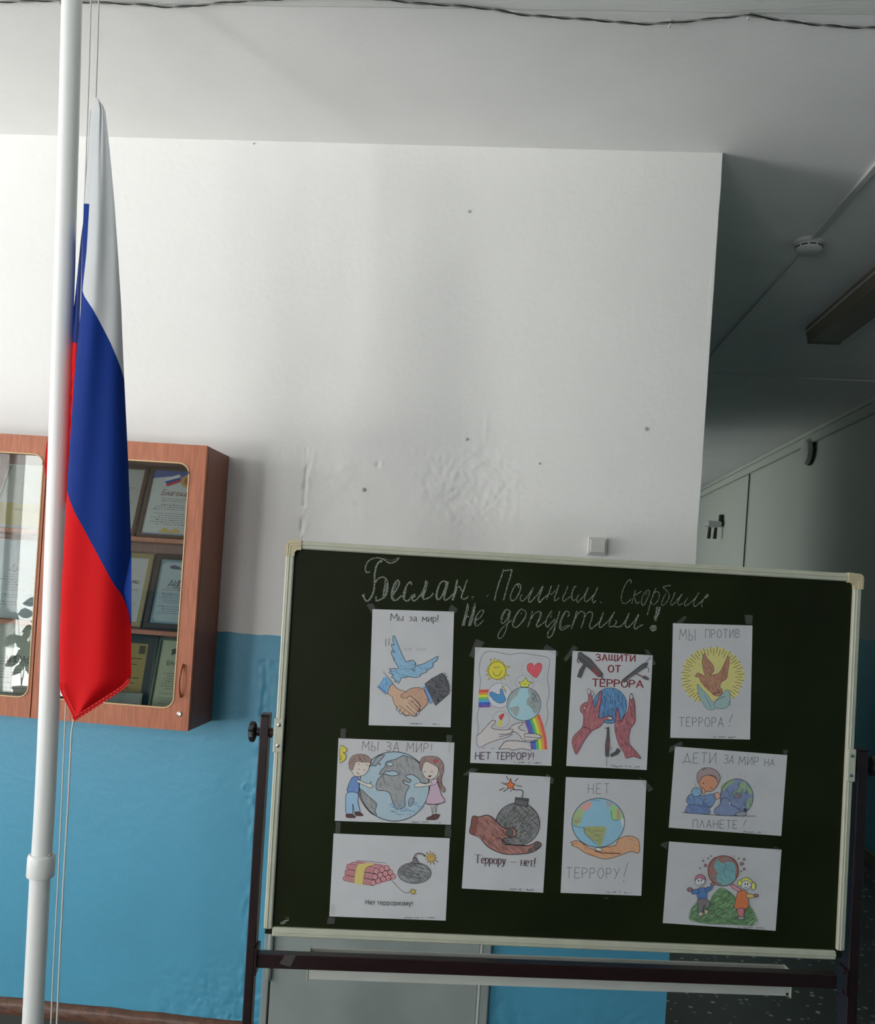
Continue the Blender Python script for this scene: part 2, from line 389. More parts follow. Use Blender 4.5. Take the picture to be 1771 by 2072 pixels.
window('added_fill_window', 'x', -2.85, -1.35, .55, 2.95, YB-.1, (-2.1,), None)  # unseen opening added to let the frontal fill in
wall_with_window('wall_left', XL, 'y', YB, D+.3, -1.7, 2.2, .65, 2.95, XL-.3, XL, m_walld)
window('window_2', 'y', -1.7, 2.2, .65, 2.95, XL-.1, (-.4, .9), None)
wall_with_window('wall_side_room_left', -2, 'y', 8.3, YF+.3, 9.3, 11.9, .8, 2.7, -2.0, -1.7, m_wallc)
window('window_3', 'y', 9.3, 11.9, .8, 2.7, -1.85, (10.6,), None)
MB().box(-5.95, -3.75, YB-.1, YB+.22, .24, .28, .005).build('window_sill', m_white, bpy.data.objects['window_1'])
for (px, py, r_, dp) in ((737, 991, .0075, .006), (1308, 868, .007, .003), (945, 889, .0055, .003), (950, 428, .006, .001), (514, 291, .003, .003), (1092, 938, .004, .003)):
    c_ = at(px, py, D); b = MB(); b.lathe([(r_, .001), (r_*.9, -dp*.6), (r_*.55, -dp), (.0005, -dp*.75)], (c_.x, D-.001, c_.z), (.15, 1, .1), 9); b.smooth = False
    b.build('plaster_chip', m_chip, wf)
# baseboards
def baseboard(name, x0, x1, m, h=.052, d=.022):
    n = 60; b = MB(); prof = [(0, 0), (-d, 0), (-d, h*.55), (-d*.75, h*.8), (-.004, h), (.01, h), (.01, 0)]
    for i in range(n+1):
        x = x0+(x1-x0)*i/n; k = 1+.10*noise.noise((x*7, 1, 1))
        for (dy, z) in prof: b.v.append((x, D+dy*k, z*(1+.07*noise.noise((x*11, z, 4)))))
    m_ = len(prof)
    for i in range(n):
        for j in range(m_): b.f.append((i*m_+j, i*m_+(j+1) % m_, (i+1)*m_+(j+1) % m_, (i+1)*m_+j))
    b.smooth = True
    return b.build(name, m, kind='structure')
baseboard('baseboard_front', XL, -.80, m_brown)
MB().box(XR-.02, XR, YB, YF, 0, .09, .004).build('baseboard_right', mat('grey_brown_baseboard', (.16, .13, .10), .5, noise_amt=.2), kind='structure')
# plaster ledge / pipe box along the corridor wall under the ceiling
MB().box(XR-.035, XR, 4.2, YF, 3.075, 3.135, .006).build('trim_1', m_wallc, kind='structure')
MB().box(XR-.018, XR, 4.2, YF, 3.165, 3.2).build('trim_2', m_wallc, kind='structure')
# door behind the board (low grey metal door)
dr = thing('door_1', (0, D, 0), None, None); dr['kind'] = 'structure'
DX0, DX1, DZ = -.745, -.012, 1.62
DFL = at(534, 1950, D).x
b = MB().box(DFL, DX0-.006, D-.012, D+.02, .01, DZ+.06, .003).box(DX1+.012, DX1+.045, D-.018, D+.02, .01, DZ+.06, .004).box(DX0-.006, DX1+.012, D-.012, D+.02, DZ+.006, DZ+.06, .003)
b.build('door_frame', m_door, dr)
MB().box(DX1+.005, DX1+.014, D-.02, D+.01, .01, DZ, .002).build('edge_strip', mat('pale_edge_strip', (.55, .58, .55), .5), dr)
MB().box(DX0, DX1+.004, D-.010, D+.01, .012, DZ, .003).build('door_leaf', m_door, dr)
MB().box(DX0-.008, DX0, D-.004, D+.01, .012, DZ).build('door_gap', m_dark, dr)
MB().tube([(DX0-.006, D-.02, .215), (DX0-.006, D-.02, .222), (DX0-.005, D-.02, .375), (DX0-.005, D-.02, .383)], [.006, .010, .010, .006], 14).build('hinge', m_door, dr)
MB().box(-.83, .04, D-.06, D, 0, .022, .004).build('door_threshold', m_threshold, dr)
# ------------------------------------------------------------------ chalkboard on its stand
BO = Vector((-.5645, 2.241, 1.7447)); BX = Vector((.99332495, .11516261, .00656684)).normalized()
BDN = Vector((.00970985, -.02675225, -.99959494)).normalized(); BZ = -BDN; BY = BZ.cross(BX).normalized(); BZ = BX.cross(BY)
BM = Matrix((BX, BY, BZ)).transposed().to_4x4(); BM.translation = BO
def buv(px, py, dep=0):
    """photo point -> (u right, v down) on the board plane pushed back by dep metres"""
    d = ray(px, py); o = Vector((0, 0, CAM_Z)); p0 = BO+BY*dep
    t = (p0-o).dot(BY)/d.dot(BY); q = o+d*t-BO
    return q.dot(BX), -q.dot(BZ)
BW, BH = 1.5, 1.0
board = thing('chalkboard', Vector((BO.x+.75, BO.y+.1, 0)), 'dark green chalkboard with white chalk lettering on a maroon wheeled metal stand', 'chalkboard')
MB().box(.003, BW-.003, 0, .016, -BH-.001, -.006).build('panel', m_board, board, BM)
def rail(name, x0, x1, z0, z1, vertical):
    b = MB(); b.box(x0, x1, -.010, .020, z0, z1, .003)
    if vertical: b.box(x0+.008, x1-.011, -.0125, -.008, z0+.001, z1-.001, .001)
    else: b.box(x0+.001, x1-.001, -.0125, -.008, z0+.010, z1-.008, .001)
    return b.build(name, m_alu, board, BM)
rail('top_rail', .03, BW-.03, -.021, 0, False)
rail('bottom_rail', .022, BW-.022, -BH-.004, -BH+.019, False)
rail('side_rail', 0, .021, -BH+.014, -.03, True)
rail('side_rail', BW-.021, BW, -BH+.020, -.03, True)
def corner(sx, x):
    b = MB(); q = lambda a: x+sx*a
    n = 7; arc = [(q(.012-.012*math.sin(t)), -.012+.012*math.cos(t)) for t in [math.pi/2*i/(n-1) for i in range(n)]]   # rounded outer corner
    pts = [(q(.040), .002)]+arc+[(q(-.000), -.040), (q(.024), -.040), (q(.024), -.030), (q(.030), -.024), (q(.040), -.024)]
    if sx < 0: pts = pts[::-1]
    b.prism(pts, -.014, .022)
    for i in range(2):
        o_ = .007+.006*i
        b.tube([(q(.040), -.0145, -o_), (q(o_+.004), -.0145, -o_), (q(o_), -.0145, -o_-.004), (q(o_), -.0145, -.040)], .0012, 6)
    b.smooth = False
    return b.build('corner_cap', m_cap, board, BM)
corner(1, -.002); corner(-1, BW+.002)
LEG_Y0, LEG_Y1 = -.004, .046
def leg(px0, px1, pt, side):
    u0, v0 = buv(px0, pt, LEG_Y0); u1, _ = buv(px1, pt, LEG_Y0)
    b = MB().box(u0, u1, LEG_Y0, LEG_Y1, -1.69, -v0, .0025)
    o = b.build('leg', m_maroon, board, BM)
    MB().box(u0-.0005, u1+.0005, LEG_Y0-.0005, LEG_Y1+.0005, -v0-.001, -v0+.004, .0015).build('end_cap', m_black, o, BM)
    zk = -buv(px0, 1483 if side < 0 else 1550, 0)[1]
    # clamp knob with lobed grip
    xk = u0 if side < 0 else u1; sgn = side
    kb = MB(); prof = []; nn = 42; org = len(kb.v)
    for (r, h) in ((.004, -.002), (.011, -.002), (.011, .010), (.018, .012), (.0245, .015), (.025, .020), (.024, .026), (.019, .030), (.001, .030)):
        for k in range(nn):
            t = 2*math.pi*k/nn; rr = r*(1+(.10*math.cos(7*t) if r > .017 else 0))
            kb.v.append((xk+sgn*h, .021+rr*math.cos(t), zk+rr*math.sin(t)))
    for i in range(8):
        for k in range(nn): kb.f.append((i*nn+k, i*nn+(k+1) % nn, (i+1)*nn+(k+1) % nn, (i+1)*nn+k))
    kb.smooth = True; kb.build('clamp_knob', m_black, board, BM)
    xi = u1 if side < 0 else u0; xb = 0 if side < 0 else BW
    MB().lathe([(.010, 0), (.013, .003), (.013, .008), (.008, .010)], (xi, .012, zk), (-sgn, 0, 0), 18).build('washer', m_maroon, board, BM)
    MB().tube([(xi, .012, zk), (xb-sgn*(-.004), .012, zk)], .0055, 12).build('pivot_bolt', m_steel, board, BM)
    return u0, u1
lu = leg(527, 545, 1448, -1); ru = leg(1738, 1760, 1519, 1)
def bracket(x0, x1, px, pa, pb):
    za = -buv(px, pa)[1]; zb = -buv(px, pb)[1]
    o = MB().box(x0, x1, -.0155, .012, zb, za, .002).build('hinge_bracket', m_alu, board, BM)
    for z in (za-.017, zb+.017):
        MB().lathe([(.005, 0), (.0045, .002), (.001, .0028)], ((x0+x1)/2, -.0155, z), (0, -1, 0), 14).build('screw', m_steel, o, BM)
bracket(-.003, .021, 566, 1452, 1521); bracket(BW-.019, BW+.003, 1718, 1514, 1580)
_, vb0 = buv(700, 1940, LEG_Y0); _, vb1 = buv(700, 1965, LEG_Y0)
# crossbar follows the slight sag seen between the two legs
xa, va = buv(516, 1930, .0); xb_, vb_ = buv(1694, 1973, .0)
cb = MB()
for i, (x, v) in enumerate(((xa, va), (xb_, vb_))):
    for (y, dz) in ((.0, -.002), (.002, 0), (.028, 0), (.03, -.002), (.03, -.034), (.028, -.036), (.002, -.036), (.0, -.034)): cb.v.append((x, y, -v+dz))
cb.f = [tuple(range(8)), tuple(range(8, 16))]+[(k, (k+1) % 8, 8+(k+1) % 8, 8+k) for k in range(8)]
cb.build('crossbar', m_maroon, board, BM)
for x0, x1, v in ((lu[1], lu[1]+.006, va+.018), (ru[0]-.006, ru[0], vb_+.018)):
    p = MB().box(x0, x1, -.008, .048, -v-.034, -v+.034, .001).build('mounting_plate', m_maroon, board, BM)
    for z in (-v-.027, -v+.027):
        MB().lathe([(.006, 0), (.006, .005), (.002, .007)], (x1 if x0 > 0.5*0 and x0 < .7 else x0, .005, z), (1 if x0 < .7 else -1, 0, 0), 8).build('bolt', m_maroon, p, BM)
# chalk tray behind the crossbar
tu0, tv0 = buv(629, 1929, .085); tu1, tv1 = buv(1587, 1964, .085); _, tvb = buv(621, 1983, .05)
tr = MB(); sk = (tv1-tv0)
for (x, dv) in ((tu0, 0), (tu1, sk)):
    z = -tv0-dv+.014
    for (y, dz) in ((.090, .0), (.084, .0), (.084, -.040), (.048, -.046), (.048, -.064), (.043, -.064), (.043, -.040), (.046, -.0405), (.088, -.0345), (.090, -.03)): tr.v.append((x, y, z+dz))
tr.f = [(k, (k+1) % 10, 10+(k+1) % 10, 10+k) for k in range(10)]
tr.build('chalk_tray', mat('white_tray_enamel', (.70, .71, .66), .4, noise_amt=.06), board, BM)
MB().box(tu0-.004, tu0, .040, .092, -tv0-.055, -tv0+.015, .001).build('tray_end_plate', m_alu, board, BM)
MB().box(tu1, tu1+.003, .040, .092, -tv1-.055, -tv1+.015, .001).build('tray_end_plate', m_alu, board, BM)
for (u_, z_) in ((tu1-.008, -tv1-.045),):
    MB().lathe([(.004, 0), (.003, .002)], (u_, .043, z_), (0, -1, 0), 10).build('rivet', m_dark, board, BM)
# feet with castors (below the frame of the photo, they carry the stand)
for (a, b_) in (lu, ru):
    MB().box(a-.002, b_+.002, -.26, .30, -1.715, -1.675, .003).build('foot', m_maroon, board, BM)
    for y in (-.24, .28):
        MB().lathe([(.022, -.010), (.026, -.006), (.026, .006), (.022, .010)], ((a+b_)/2, y, -1.745+.0265+.0035-y*.0267*0), (1, 0, 0), 18).build('castor_wheel', m_dark, board, BM)
        MB().tube([((a+b_)/2, y, -1.72), ((a+b_)/2, y, -1.690)], .006, 8).build('castor_stem', m_steel, board, BM)
# strip of tape stuck on the crossbar
q = [buv(*p, -.002) for p in ((577, 1933), (600, 1932), (587, 1957), (565, 1950))]
b = MB(); b.quad(*[(u, -.002, -v) for u, v in q]); b.build('tape_strip', m_tape, board, BM)
# chalk lettering -------------------------------------------------------------
class Chalk:
    def __init__(s, ox, oy, sc): s.o = (ox, oy); s.s = sc; s.mb = MB()
    def P(s, p): u, v = buv(s.o[0]+p[0]/s.s, s.o[1]+p[1]/s.s, 0); return (u, -v)
    def line(s, pts, w=22, a=1, sm=True):
        q = smooth_path(pts, n=5) if sm else pts
        q = [s.P(p) for p in q]; w = w/s.s*.00112/2
        L = len(q)
        for i in range(L-1):
            (x0, y0), (x1, y1) = q[i], q[i+1]; dx, dy = x1-x0, y1-y0; l = math.hypot(dx, dy) or 1
            nx_, ny_ = -dy/l*w, dx/l*w; ex, ey = dx/l*w*.4, dy/l*w*.4
            d = -.0004-.000002*(i % 7)
            s.mb.quad((x0+nx_-ex, d, y0+ny_-ey), (x0-nx_-ex, d, y0-ny_-ey), (x1-nx_+ex, d, y1-ny_+ey), (x1+nx_+ex, d, y1+ny_+ey), (1, 1, 1, a))
    def fill(s, pts, a=.6):
        q = [s.P(p) for p in pts]; o = len(s.mb.v); s.mb.v += [(x, -.0003, y) for x, y in q]
        for t in tessellate_polygon([[Vector((x, y, 0)) for x, y in q]]): s.mb.f.append(tuple(o+i for i in t)); s.mb.c.append((1, 1, 1, a))
    def build(s): return s.mb.build('chalk_lettering', m_chalk, board, BM)
c = Chalk(720, 1115, 7.379)
c.line([(210, 308), (185, 322), (155, 310), (143, 265), (155, 205), (190, 150), (240, 118), (300, 102), (370, 108), (440, 140), (500, 178), (560, 172), (610, 145), (648, 98)], 20)
c.line([(370, 108), (430, 115), (500, 135), (560, 138), (600, 118), (640, 96)], 10, .8)
c.line([(375, 165), (392, 150), (370, 145), (330, 185), (300, 250), (283, 340), (278, 450), (275, 560), (245, 660), (190, 740), (150, 738), (120, 690), (100, 655)], 26)
c.line([(310, 230), (290, 350), (286, 480), (280, 580)], 16, .8)
c.line([(128, 640), (130, 700), (150, 735)], 16)
c.line([(285, 478), (330, 420), (380, 392), (430, 395), (465, 440), (480, 520), (470, 610), (440, 680), (380, 718), (320, 742), (302, 728), (304, 680)], 22)
c.line([(440, 430), (430, 520), (415, 600), (408, 680)], 14); c.fill([(445, 470), (475, 480), (470, 600), (440, 680), (408, 680), (420, 580)], .75)
c.line([(560, 650), (610, 570), (650, 490), (640, 445), (610, 445), (570, 510), (540, 600), (535, 690), (570, 735), (620, 725), (690, 660)], 24)
c.line([(625, 460), (600, 520), (560, 600), (552, 680), (575, 715)], 14); c.line([(530, 640), (525, 690), (550, 725)], 12)
c.line([(830, 500), (820, 460), (780, 490), (740, 560), (715, 640), (715, 710), (760, 745), (800, 725), (840, 670), (880, 650), (880, 680), (850, 690)], 24)
c.fill([(745, 560), (765, 570), (735, 700), (712, 700), (718, 620)], .7)
c.line([(830, 670), (850, 730), (875, 745), (930, 700), (990, 620), (1030, 530), (1050, 440)], 22)
c.line([(1070, 460), (1050, 560), (1015, 660), (1010, 715), (1060, 710), (1120, 680), (1155, 630)], 22); c.line([(1040, 460), (1020, 600), (990, 690)], 14); c.fill([(1000, 600), (1020, 600), (1010, 710), (960, 670)], .7)
c.line([(1380, 470), (1320, 450), (1270, 470), (1225, 560), (1200, 660), (1215, 720), (1260, 710), (1310, 620), (1345, 520), (1350, 470)], 22); c.line([(1240, 540), (1212, 660), (1225, 715)], 14)
c.line([(1380, 465), (1350, 590), (1320, 690), (1335, 735), (1390, 705), (1440, 650)], 22); c.line([(1345, 500), (1325, 600), (1312, 680)], 14)
c.line([(1515, 435), (1490, 560), (1460, 680), (1445, 730)], 30); c.line([(1500, 560), (1475, 650), (1440, 640)], 16); c.fill([(1500, 540), (1525, 550), (1465, 730), (1435, 720), (1460, 640)], .7)
c.line([(1510, 545), (1550, 530), (1570, 570), (1600, 600), (1630, 520), (1665, 435)], 18); c.line([(1655, 450), (1615, 580), (1580, 670), (1590, 710), (1640, 710), (1680, 680)], 20)
c.line([(1735, 690), (1755, 685)], 22); c.line([(1740, 722), (1748, 724)], 14)
for p in ((480, 222), (530, 336), (775, 408), (675, 240), (345, 45)): c.line([p, (p[0]+6, p[1]+2)], 7, .35)
c.build()
c = Chalk(970, 1135, 6.8115)
c.line([(105, 490), (118, 468), (145, 462)], 10, .5)
c.line([(105, 478), (112, 498)], 12, .6)
c.line([(336, 120), (310, 200), (270, 310), (235, 430), (210, 540)], 20, 1, False); c.line([(350, 135), (400, 128), (455, 122)], 18); c.line([(452, 125), (420, 240), (375, 390), (335, 540)], 20)
c.line([(545, 370), (530, 330), (500, 335), (460, 400), (430, 490), (445, 545), (490, 535), (545, 450), (572, 370), (560, 320), (520, 318)], 16)
c.line([(590, 465), (565, 500), (572, 548), (610, 545), (670, 480), (740, 375)], 14); c.line([(745, 365), (715, 440), (680, 530), (700, 572), (750, 520), (820, 440), (870, 350)], 16)
c.line([(878, 350), (850, 430), (815, 520), (830, 570), (870, 530), (930, 480)], 18)
c.line([(995, 340), (965, 430), (925, 535)], 14); c.line([(935, 480), (970, 445), (1000, 460), (1050, 400)], 12); c.line([(1095, 330), (1070, 420), (1040, 500), (1045, 552), (1100, 510)], 16)
c.line([(1220, 350), (1190, 430), (1150, 510), (1165, 555), (1215, 520), (1280, 480)], 14); c.line([(1335, 355), (1310, 360), (1280, 440), (1275, 510), (1300, 545), (1330, 530)], 16)
c.line([(1370, 465), (1345, 520), (1355, 570), (1400, 530), (1450, 470), (1500, 365)], 14); c.line([(1500, 370), (1470, 450), (1450, 530), (1475, 562), (1530, 520), (1580, 460)], 14)
c.line([(1630, 365), (1600, 440), (1560, 520), (1575, 578), (1605, 545)], 16); c.line([(1670, 568), (1685, 572)], 18)
c.build()
c = Chalk(1240, 1150, 8.433)
c.line([(300, 262), (318, 225), (300, 195), (260, 215), (205, 300), (160, 420), (148, 520), (170, 590), (220, 598), (280, 560), (315, 520)], 15)
c.line([(388, 378), (360, 480), (325, 600)], 15); c.line([(492, 388), (440, 425), (385, 460)], 13); c.line([(375, 500), (395, 570), (415, 600), (460, 570)], 14)
c.line([(570, 450), (580, 405)], 10); c.line([(610, 372), (560, 400), (510, 480), (490, 580), (520, 635), (570, 560), (620, 450), (630, 395), (605, 370)], 15)
c.line([(735, 345), (700, 430), (655, 550), (620, 690), (590, 795)], 15); c.line([(690, 430), (740, 400), (785, 410), (795, 470), (770, 550), (710, 615), (668, 615), (660, 560)], 14)
c.line([(985, 292), (930, 298), (855, 318)], 17); c.line([(855, 318), (920, 380), (960, 440), (960, 500), (910, 590), (850, 632), (835, 600), (860, 520), (905, 430)], 14)
c.line([(1060, 408), (1030, 500), (990, 590), (1005, 630), (1070, 580), (1140, 490), (1190, 435)], 16); c.line([(1185, 440), (1130, 540), (1110, 600), (1140, 628), (1200, 590)], 14)
c.line([(1280, 505), (1240, 560), (1225, 600), (1245, 640), (1310, 600), (1400, 520), (1470, 420)], 15); c.line([(1465, 425), (1410, 520), (1380, 610), (1405, 650), (1470, 600), (1560, 520), (1625, 450)], 16)
c.line([(1590, 500), (1625, 480), (1630, 450), (1600, 450), (1555, 530), (1515, 600), (1525, 655)], 15)
c.build()
c = Chalk(920, 1205, 7.7)
c.line([(205, 125), (195, 180), (170, 280), (140, 390), (120, 470)], 20); c.line([(225, 160), (200, 270), (170, 380), (150, 465)], 16); c.fill([(190, 290), (150, 465), (120, 465), (160, 320)], .8)
c.line([(320, 122), (305, 200), (270, 300), (235, 400), (222, 475)], 18); c.line([(322, 170), (300, 280), (270, 400), (245, 475)], 16); c.fill([(300, 160), (322, 170), (290, 330), (245, 475), (220, 470), (255, 330), (275, 200)], .6); c.line([(175, 335), (235, 325)], 15)
c.line([(330, 390), (400, 340), (450, 260), (445, 228), (400, 240), (345, 310), (310, 390), (320, 455), (350, 475), (400, 440), (450, 385)], 16); c.line([(345, 330), (325, 400), (335, 440)], 12)
c.build(); c.mb = MB()
c.line([(860, 245), (820, 215), (770, 250), (730, 330), (725, 400), (750, 435), (800, 390), (850, 300), (865, 240)], 16); c.line([(800, 235), (760, 300), (742, 380)], 12)
c.line([(868, 240), (850, 340), (820, 460), (790, 570), (740, 650), (690, 668), (675, 630), (710, 550), (780, 470), (885, 390)], 16); c.line([(820, 290), (830, 310), (850, 260)], 10)
c.line([(1100, 240), (1050, 215), (1000, 240), (940, 330), (905, 430), (925, 490), (980, 485), (1060, 400), (1110, 310), (1110, 250)], 18); c.line([(1040, 262), (1042, 290)], 10); c.line([(1000, 255), (950, 340), (925, 430)], 10); c.line([(1115, 280), (1095, 360), (1050, 420)], 12)
c.line([(1215, 240), (1190, 340), (1140, 490)], 16); c.line([(1200, 360), (1230, 300), (1290, 255), (1345, 260), (1350, 310), (1310, 400), (1275, 450), (1290, 490), (1340, 460), (1420, 400)], 16); c.line([(1330, 270), (1330, 320), (1290, 420), (1290, 470)], 12)
c.line([(1515, 240), (1470, 300), (1430, 380), (1420, 450), (1445, 490), (1500, 430), (1570, 370)], 16); c.line([(1515, 280), (1495, 345)], 10)
c.line([(1635, 245), (1610, 340), (1570, 460), (1530, 590), (1480, 655), (1450, 640), (1460, 570), (1520, 490), (1580, 400)], 18); c.line([(1570, 470), (1550, 560), (1510, 640)], 14)
c.build()
c = Chalk(1130, 1205, 8.05)
c.line([(155, 345), (175, 310), (165, 265), (120, 260), (80, 310), (40, 400), (20, 490), (35, 550), (80, 555), (190, 485)], 18); c.line([(110, 280), (70, 360), (40, 470), (50, 520), (110, 500), (165, 475)], 10)
c.line([(305, 250), (275, 340), (240, 450), (212, 545)], 20); c.line([(225, 500), (290, 350), (340, 275), (390, 260), (425, 295), (415, 400), (368, 530)], 18); c.line([(415, 380), (460, 300), (520, 262), (555, 290), (545, 380), (510, 480), (530, 542), (580, 510), (670, 430)], 18)
c.line([(735, 270), (700, 380), (665, 480), (685, 520), (740, 480), (820, 410), (880, 320), (915, 270)], 20); c.line([(690, 360), (672, 470)], 12)
c.line([(890, 320), (850, 400), (825, 480), (850, 510), (910, 490)], 18); c.line([(935, 405), (950, 430), (915, 490), (950, 512), (1030, 490), (1100, 400), (1155, 285)], 20)
c.line([(1150, 290), (1120, 380), (1090, 470), (1120, 520), (1180, 480), (1250, 400), (1305, 310)], 20); c.line([(1310, 310), (1270, 410), (1235, 500), (1260, 545), (1310, 505), (1380, 475)], 22)
c.build(); c.mb = MB()
c.line([(1600, 190), (1590, 290), (1565, 370), (1588, 415)], 18); c.line([(1660, 185), (1640, 270), (1600, 370), (1588, 410)], 18); c.fill([(1605, 180), (1660, 190), (1605, 380), (1565, 370)], .75)
c.line([(1545, 485), (1500, 520), (1520, 565), (1560, 575), (1590, 540), (1580, 490), (1540, 520), (1560, 545)], 20); c.fill([(1500, 510), (1580, 490), (1590, 550), (1540, 580), (1510, 560)], .7)
c.build()
c = Chalk(0, 0, 1)
c.line([(568, 1868), (576, 1864), (584, 1861)], 4, .9); c.line([(570, 1870), (578, 1866)], 3, .8); c.line([(577, 1857), (585, 1856)], 2, .5)
rnd = random.Random(4)
for _ in range(90):
    x = rnd.uniform(590, 1700); y = rnd.uniform(1130, 1880); c.line([(x, y), (x+rnd.uniform(-3, 3), y+rnd.uniform(-2, 2))], rnd.uniform(.6, 1.5), rnd.uniform(.08, .3))
c.mb.build('chalk_mark', m_chalk, board, BM)['kind'] = 'stuff'
# ------------------------------------------------------------------ flagpole
PT = [at(145.5, 0, 2.1), at(138, 300, 2.1), at(129, 600, 2.1), at(118, 920, 2.1), at(107, 1229, 2.1), at(97.5, 1480, 2.1), at(90, 1640, 2.1), at(84.5, 1730, 2.1)]
PB = [at(81.5, 1770, 2.1), at(66, 2072, 2.1)]
dt = (PT[0]-PT[1]).normalized(); db = (PB[1]-PB[0]).normalized()
ptop = PT[0]+dt*((3.13-PT[0].z)/dt.z); pbase = PB[1]+db*((.02-PB[1].z)/db.z); jn = (PT[-1]-PB[0]).normalized()
pole = thing('flagpole', Vector((pbase.x, pbase.y, 0)), 'tall white tubular indoor flagpole with a collar standing left of the wall cabinet', 'flagpole')
def spline3(P, n=8):
    out = []
    for i in range(len(P)-1):
        a, b_, c_, d = P[max(i-1, 0)], P[i], P[i+1], P[min(i+2, len(P)-1)]
        for k in range(n):
            t = k/n; out.append(.5*((2*b_)+(c_-a)*t+(2*a-5*b_+4*c_-d)*t*t+(3*b_-a-3*c_+d)*t**3))
    return out+[P[-1]]
MB().tube([pbase, PB[1], PB[0], PB[0]+jn*.03], .0243, 40).build('lower_tube', m_white, pole)
MB().tube([ptop]+spline3(PT)+[PB[0]+jn*.01], .0240, 40).build('upper_tube', m_white, pole)
cz = at(81.5, 1773, 2.1); jl = (at(84, 1728, 2.1)-cz).length
MB().lathe([(.0245, -.003), (.0315, .0), (.0325, .003), (.0325, jl-.008), (.0305, jl-.002), (.0275, jl), (.0250, jl-.004)], cz, jn, 40).build('collar', m_white, pole)
MB().lathe([(.003, 0), (.003, .006), (.001, .008)], cz+jn*(jl+.003)+Vector((.0245, -.012, 0)), (.9, -.4, .2), 10).build('screw', m_steel, pole)
MB().lathe([(.2, 0), (.2, .015), (.19, .022), (.05, .028), (.032, .09), (.028, .095)], (pbase.x, pbase.y, 0), (0, 0, 1), 48).build('base_plate', m_white, pole)
MB().lathe([(.028, -.01), (.030, .0), (.022, .02), (.006, .03)], ptop, dt, 24).build('end_cap', m_white, pole)
MB().tube([ptop, ptop+Vector((.085, -.04, .004))], .006, 10).build('pulley_arm', m_white, pole)
# halyard: two runs of cord
FY = 2.02
ropeA = [(184, 0), (179, 180), (172, 380), (166, 560), (157, 800), (148, 1040), (139, 1280), (131, 1480), (124, 1640), (117, 1790), (108, 1960), (103, 2072)]
ropeB = [(200, -5), (197, 100), (194, 196)]
ropeC = [(152, 1440), (145, 1480), (137, 1640), (128, 1790), (127, 1815), (120, 1960), (115, 2072)]
rp = thing('halyard', Vector((pbase.x+.05, pbase.y-.05, 0)), 'pale thin halyard cord hanging along the right side of the white flagpole', 'rope')
def strand(pts, Y, r, ext_top, ext_bot):
    p = [at(x, y, Y) for x, y in pts]
    if ext_top: d = (p[0]-p[1]).normalized(); p.insert(0, p[0]+d*((3.135-p[0].z)/d.z))
    if ext_bot: d = (p[-1]-p[-2]).normalized(); p.append(p[-1]+d*((.10-p[-1].z)/d.z))
    q = []
    for i in range(len(p)-1):
        n = max(2, int((p[i]-p[i+1]).length/.02))
        for k in range(n): q.append(p[i].lerp(p[i+1], k/n))
    q.append(p[-1])
    return MB().tube(q, r, 6).build('strand', m_rope, rp)
strand(ropeA, 2.055, .0019, True, True); strand(ropeB, FY-.005, .0021, True, False); strand(ropeC, FY+.02, .0024, False, True)
# ------------------------------------------------------------------ flag (hanging, folded)
def fabric(name, col, tl=.28):
    m = mat(name, col, .7, spec=.1, bump=.15, bscale=900, bdist=.0004); nt = m.node_tree; N = nt.nodes; K = nt.links
    b = N['Principled BSDF']; o = N['Material Output']
    t = N.new('ShaderNodeBsdfTranslucent'); t.inputs[0].default_value = (*col, 1)
    mx = N.new('ShaderNodeMixShader'); mx.inputs[0].default_value = tl
    K.new(b.outputs[0], mx.inputs[1]); K.new(t.outputs[0], mx.inputs[2]); K.new(mx.outputs[0], o.inputs[0])
    return m
m_fw = fabric('white_satin', (.60, .62, .64)); m_fb = fabric('blue_satin', (.007, .034, .22), .2); m_fr = fabric('red_satin', (.74, .010, .014), .34)
def ip(tab, t):
    if t <= tab[0][0]: return tab[0][1]
    for (a, b), (c_, d) in zip(tab, tab[1:]):
        if t <= c_: return b+(d-b)*(t-a)/(c_-a) if c_ > a else d
    return tab[-1][1]
xLt = [(195, 193), (205, 199), (220, 199), (299, 191), (413, 181), (509, 175), (586, 167), (600, 167), (642, 162), (770, 150), (900, 141), (982, 136), (1195, 124), (1322, 119.5), (1385, 121), (1402, 124), (1458, 151)]
xRt = [(195, 194), (208, 205), (220, 213), (299, 221.6), (413, 232), (524, 239.5), (620, 245.5), (676, 247.5), (778, 252), (923, 259), (1088, 265), (1237, 265.7), (1365, 265.7), (1380, 262), (1458, 153)]
topP = [(183, 222), (193, 195), (203, 205), (213, 220)]
botP = [(119, 1385), (124, 1402), (152, 1457), (262, 1380), (266, 1366)]
b1P = [(165, 586), (171, 600), (184, 620), (187, 624), (204, 655), (223.5, 693), (238, 727), (249, 757), (253, 775)]
b2P = [(135, 995), (149, 1033), (170, 1071), (200, 1127), (230, 1182), (249, 1207), (259.7, 1237), (266, 1271)]
flag = thing('flag', at(193, 196, FY), 'tricolour flag with white, blue and red stripes, hanging folded beside the white pole', 'flag')
def front_x(t): return lambda y: ip(xLt, y)*(1-t)+ip(xRt, y)*t
def solve(tab, fx, y0):
    y = y0
    for _ in range(40): y = y*.5+.5*ip(tab, fx(y))
    return y
sheets = []
cols = []
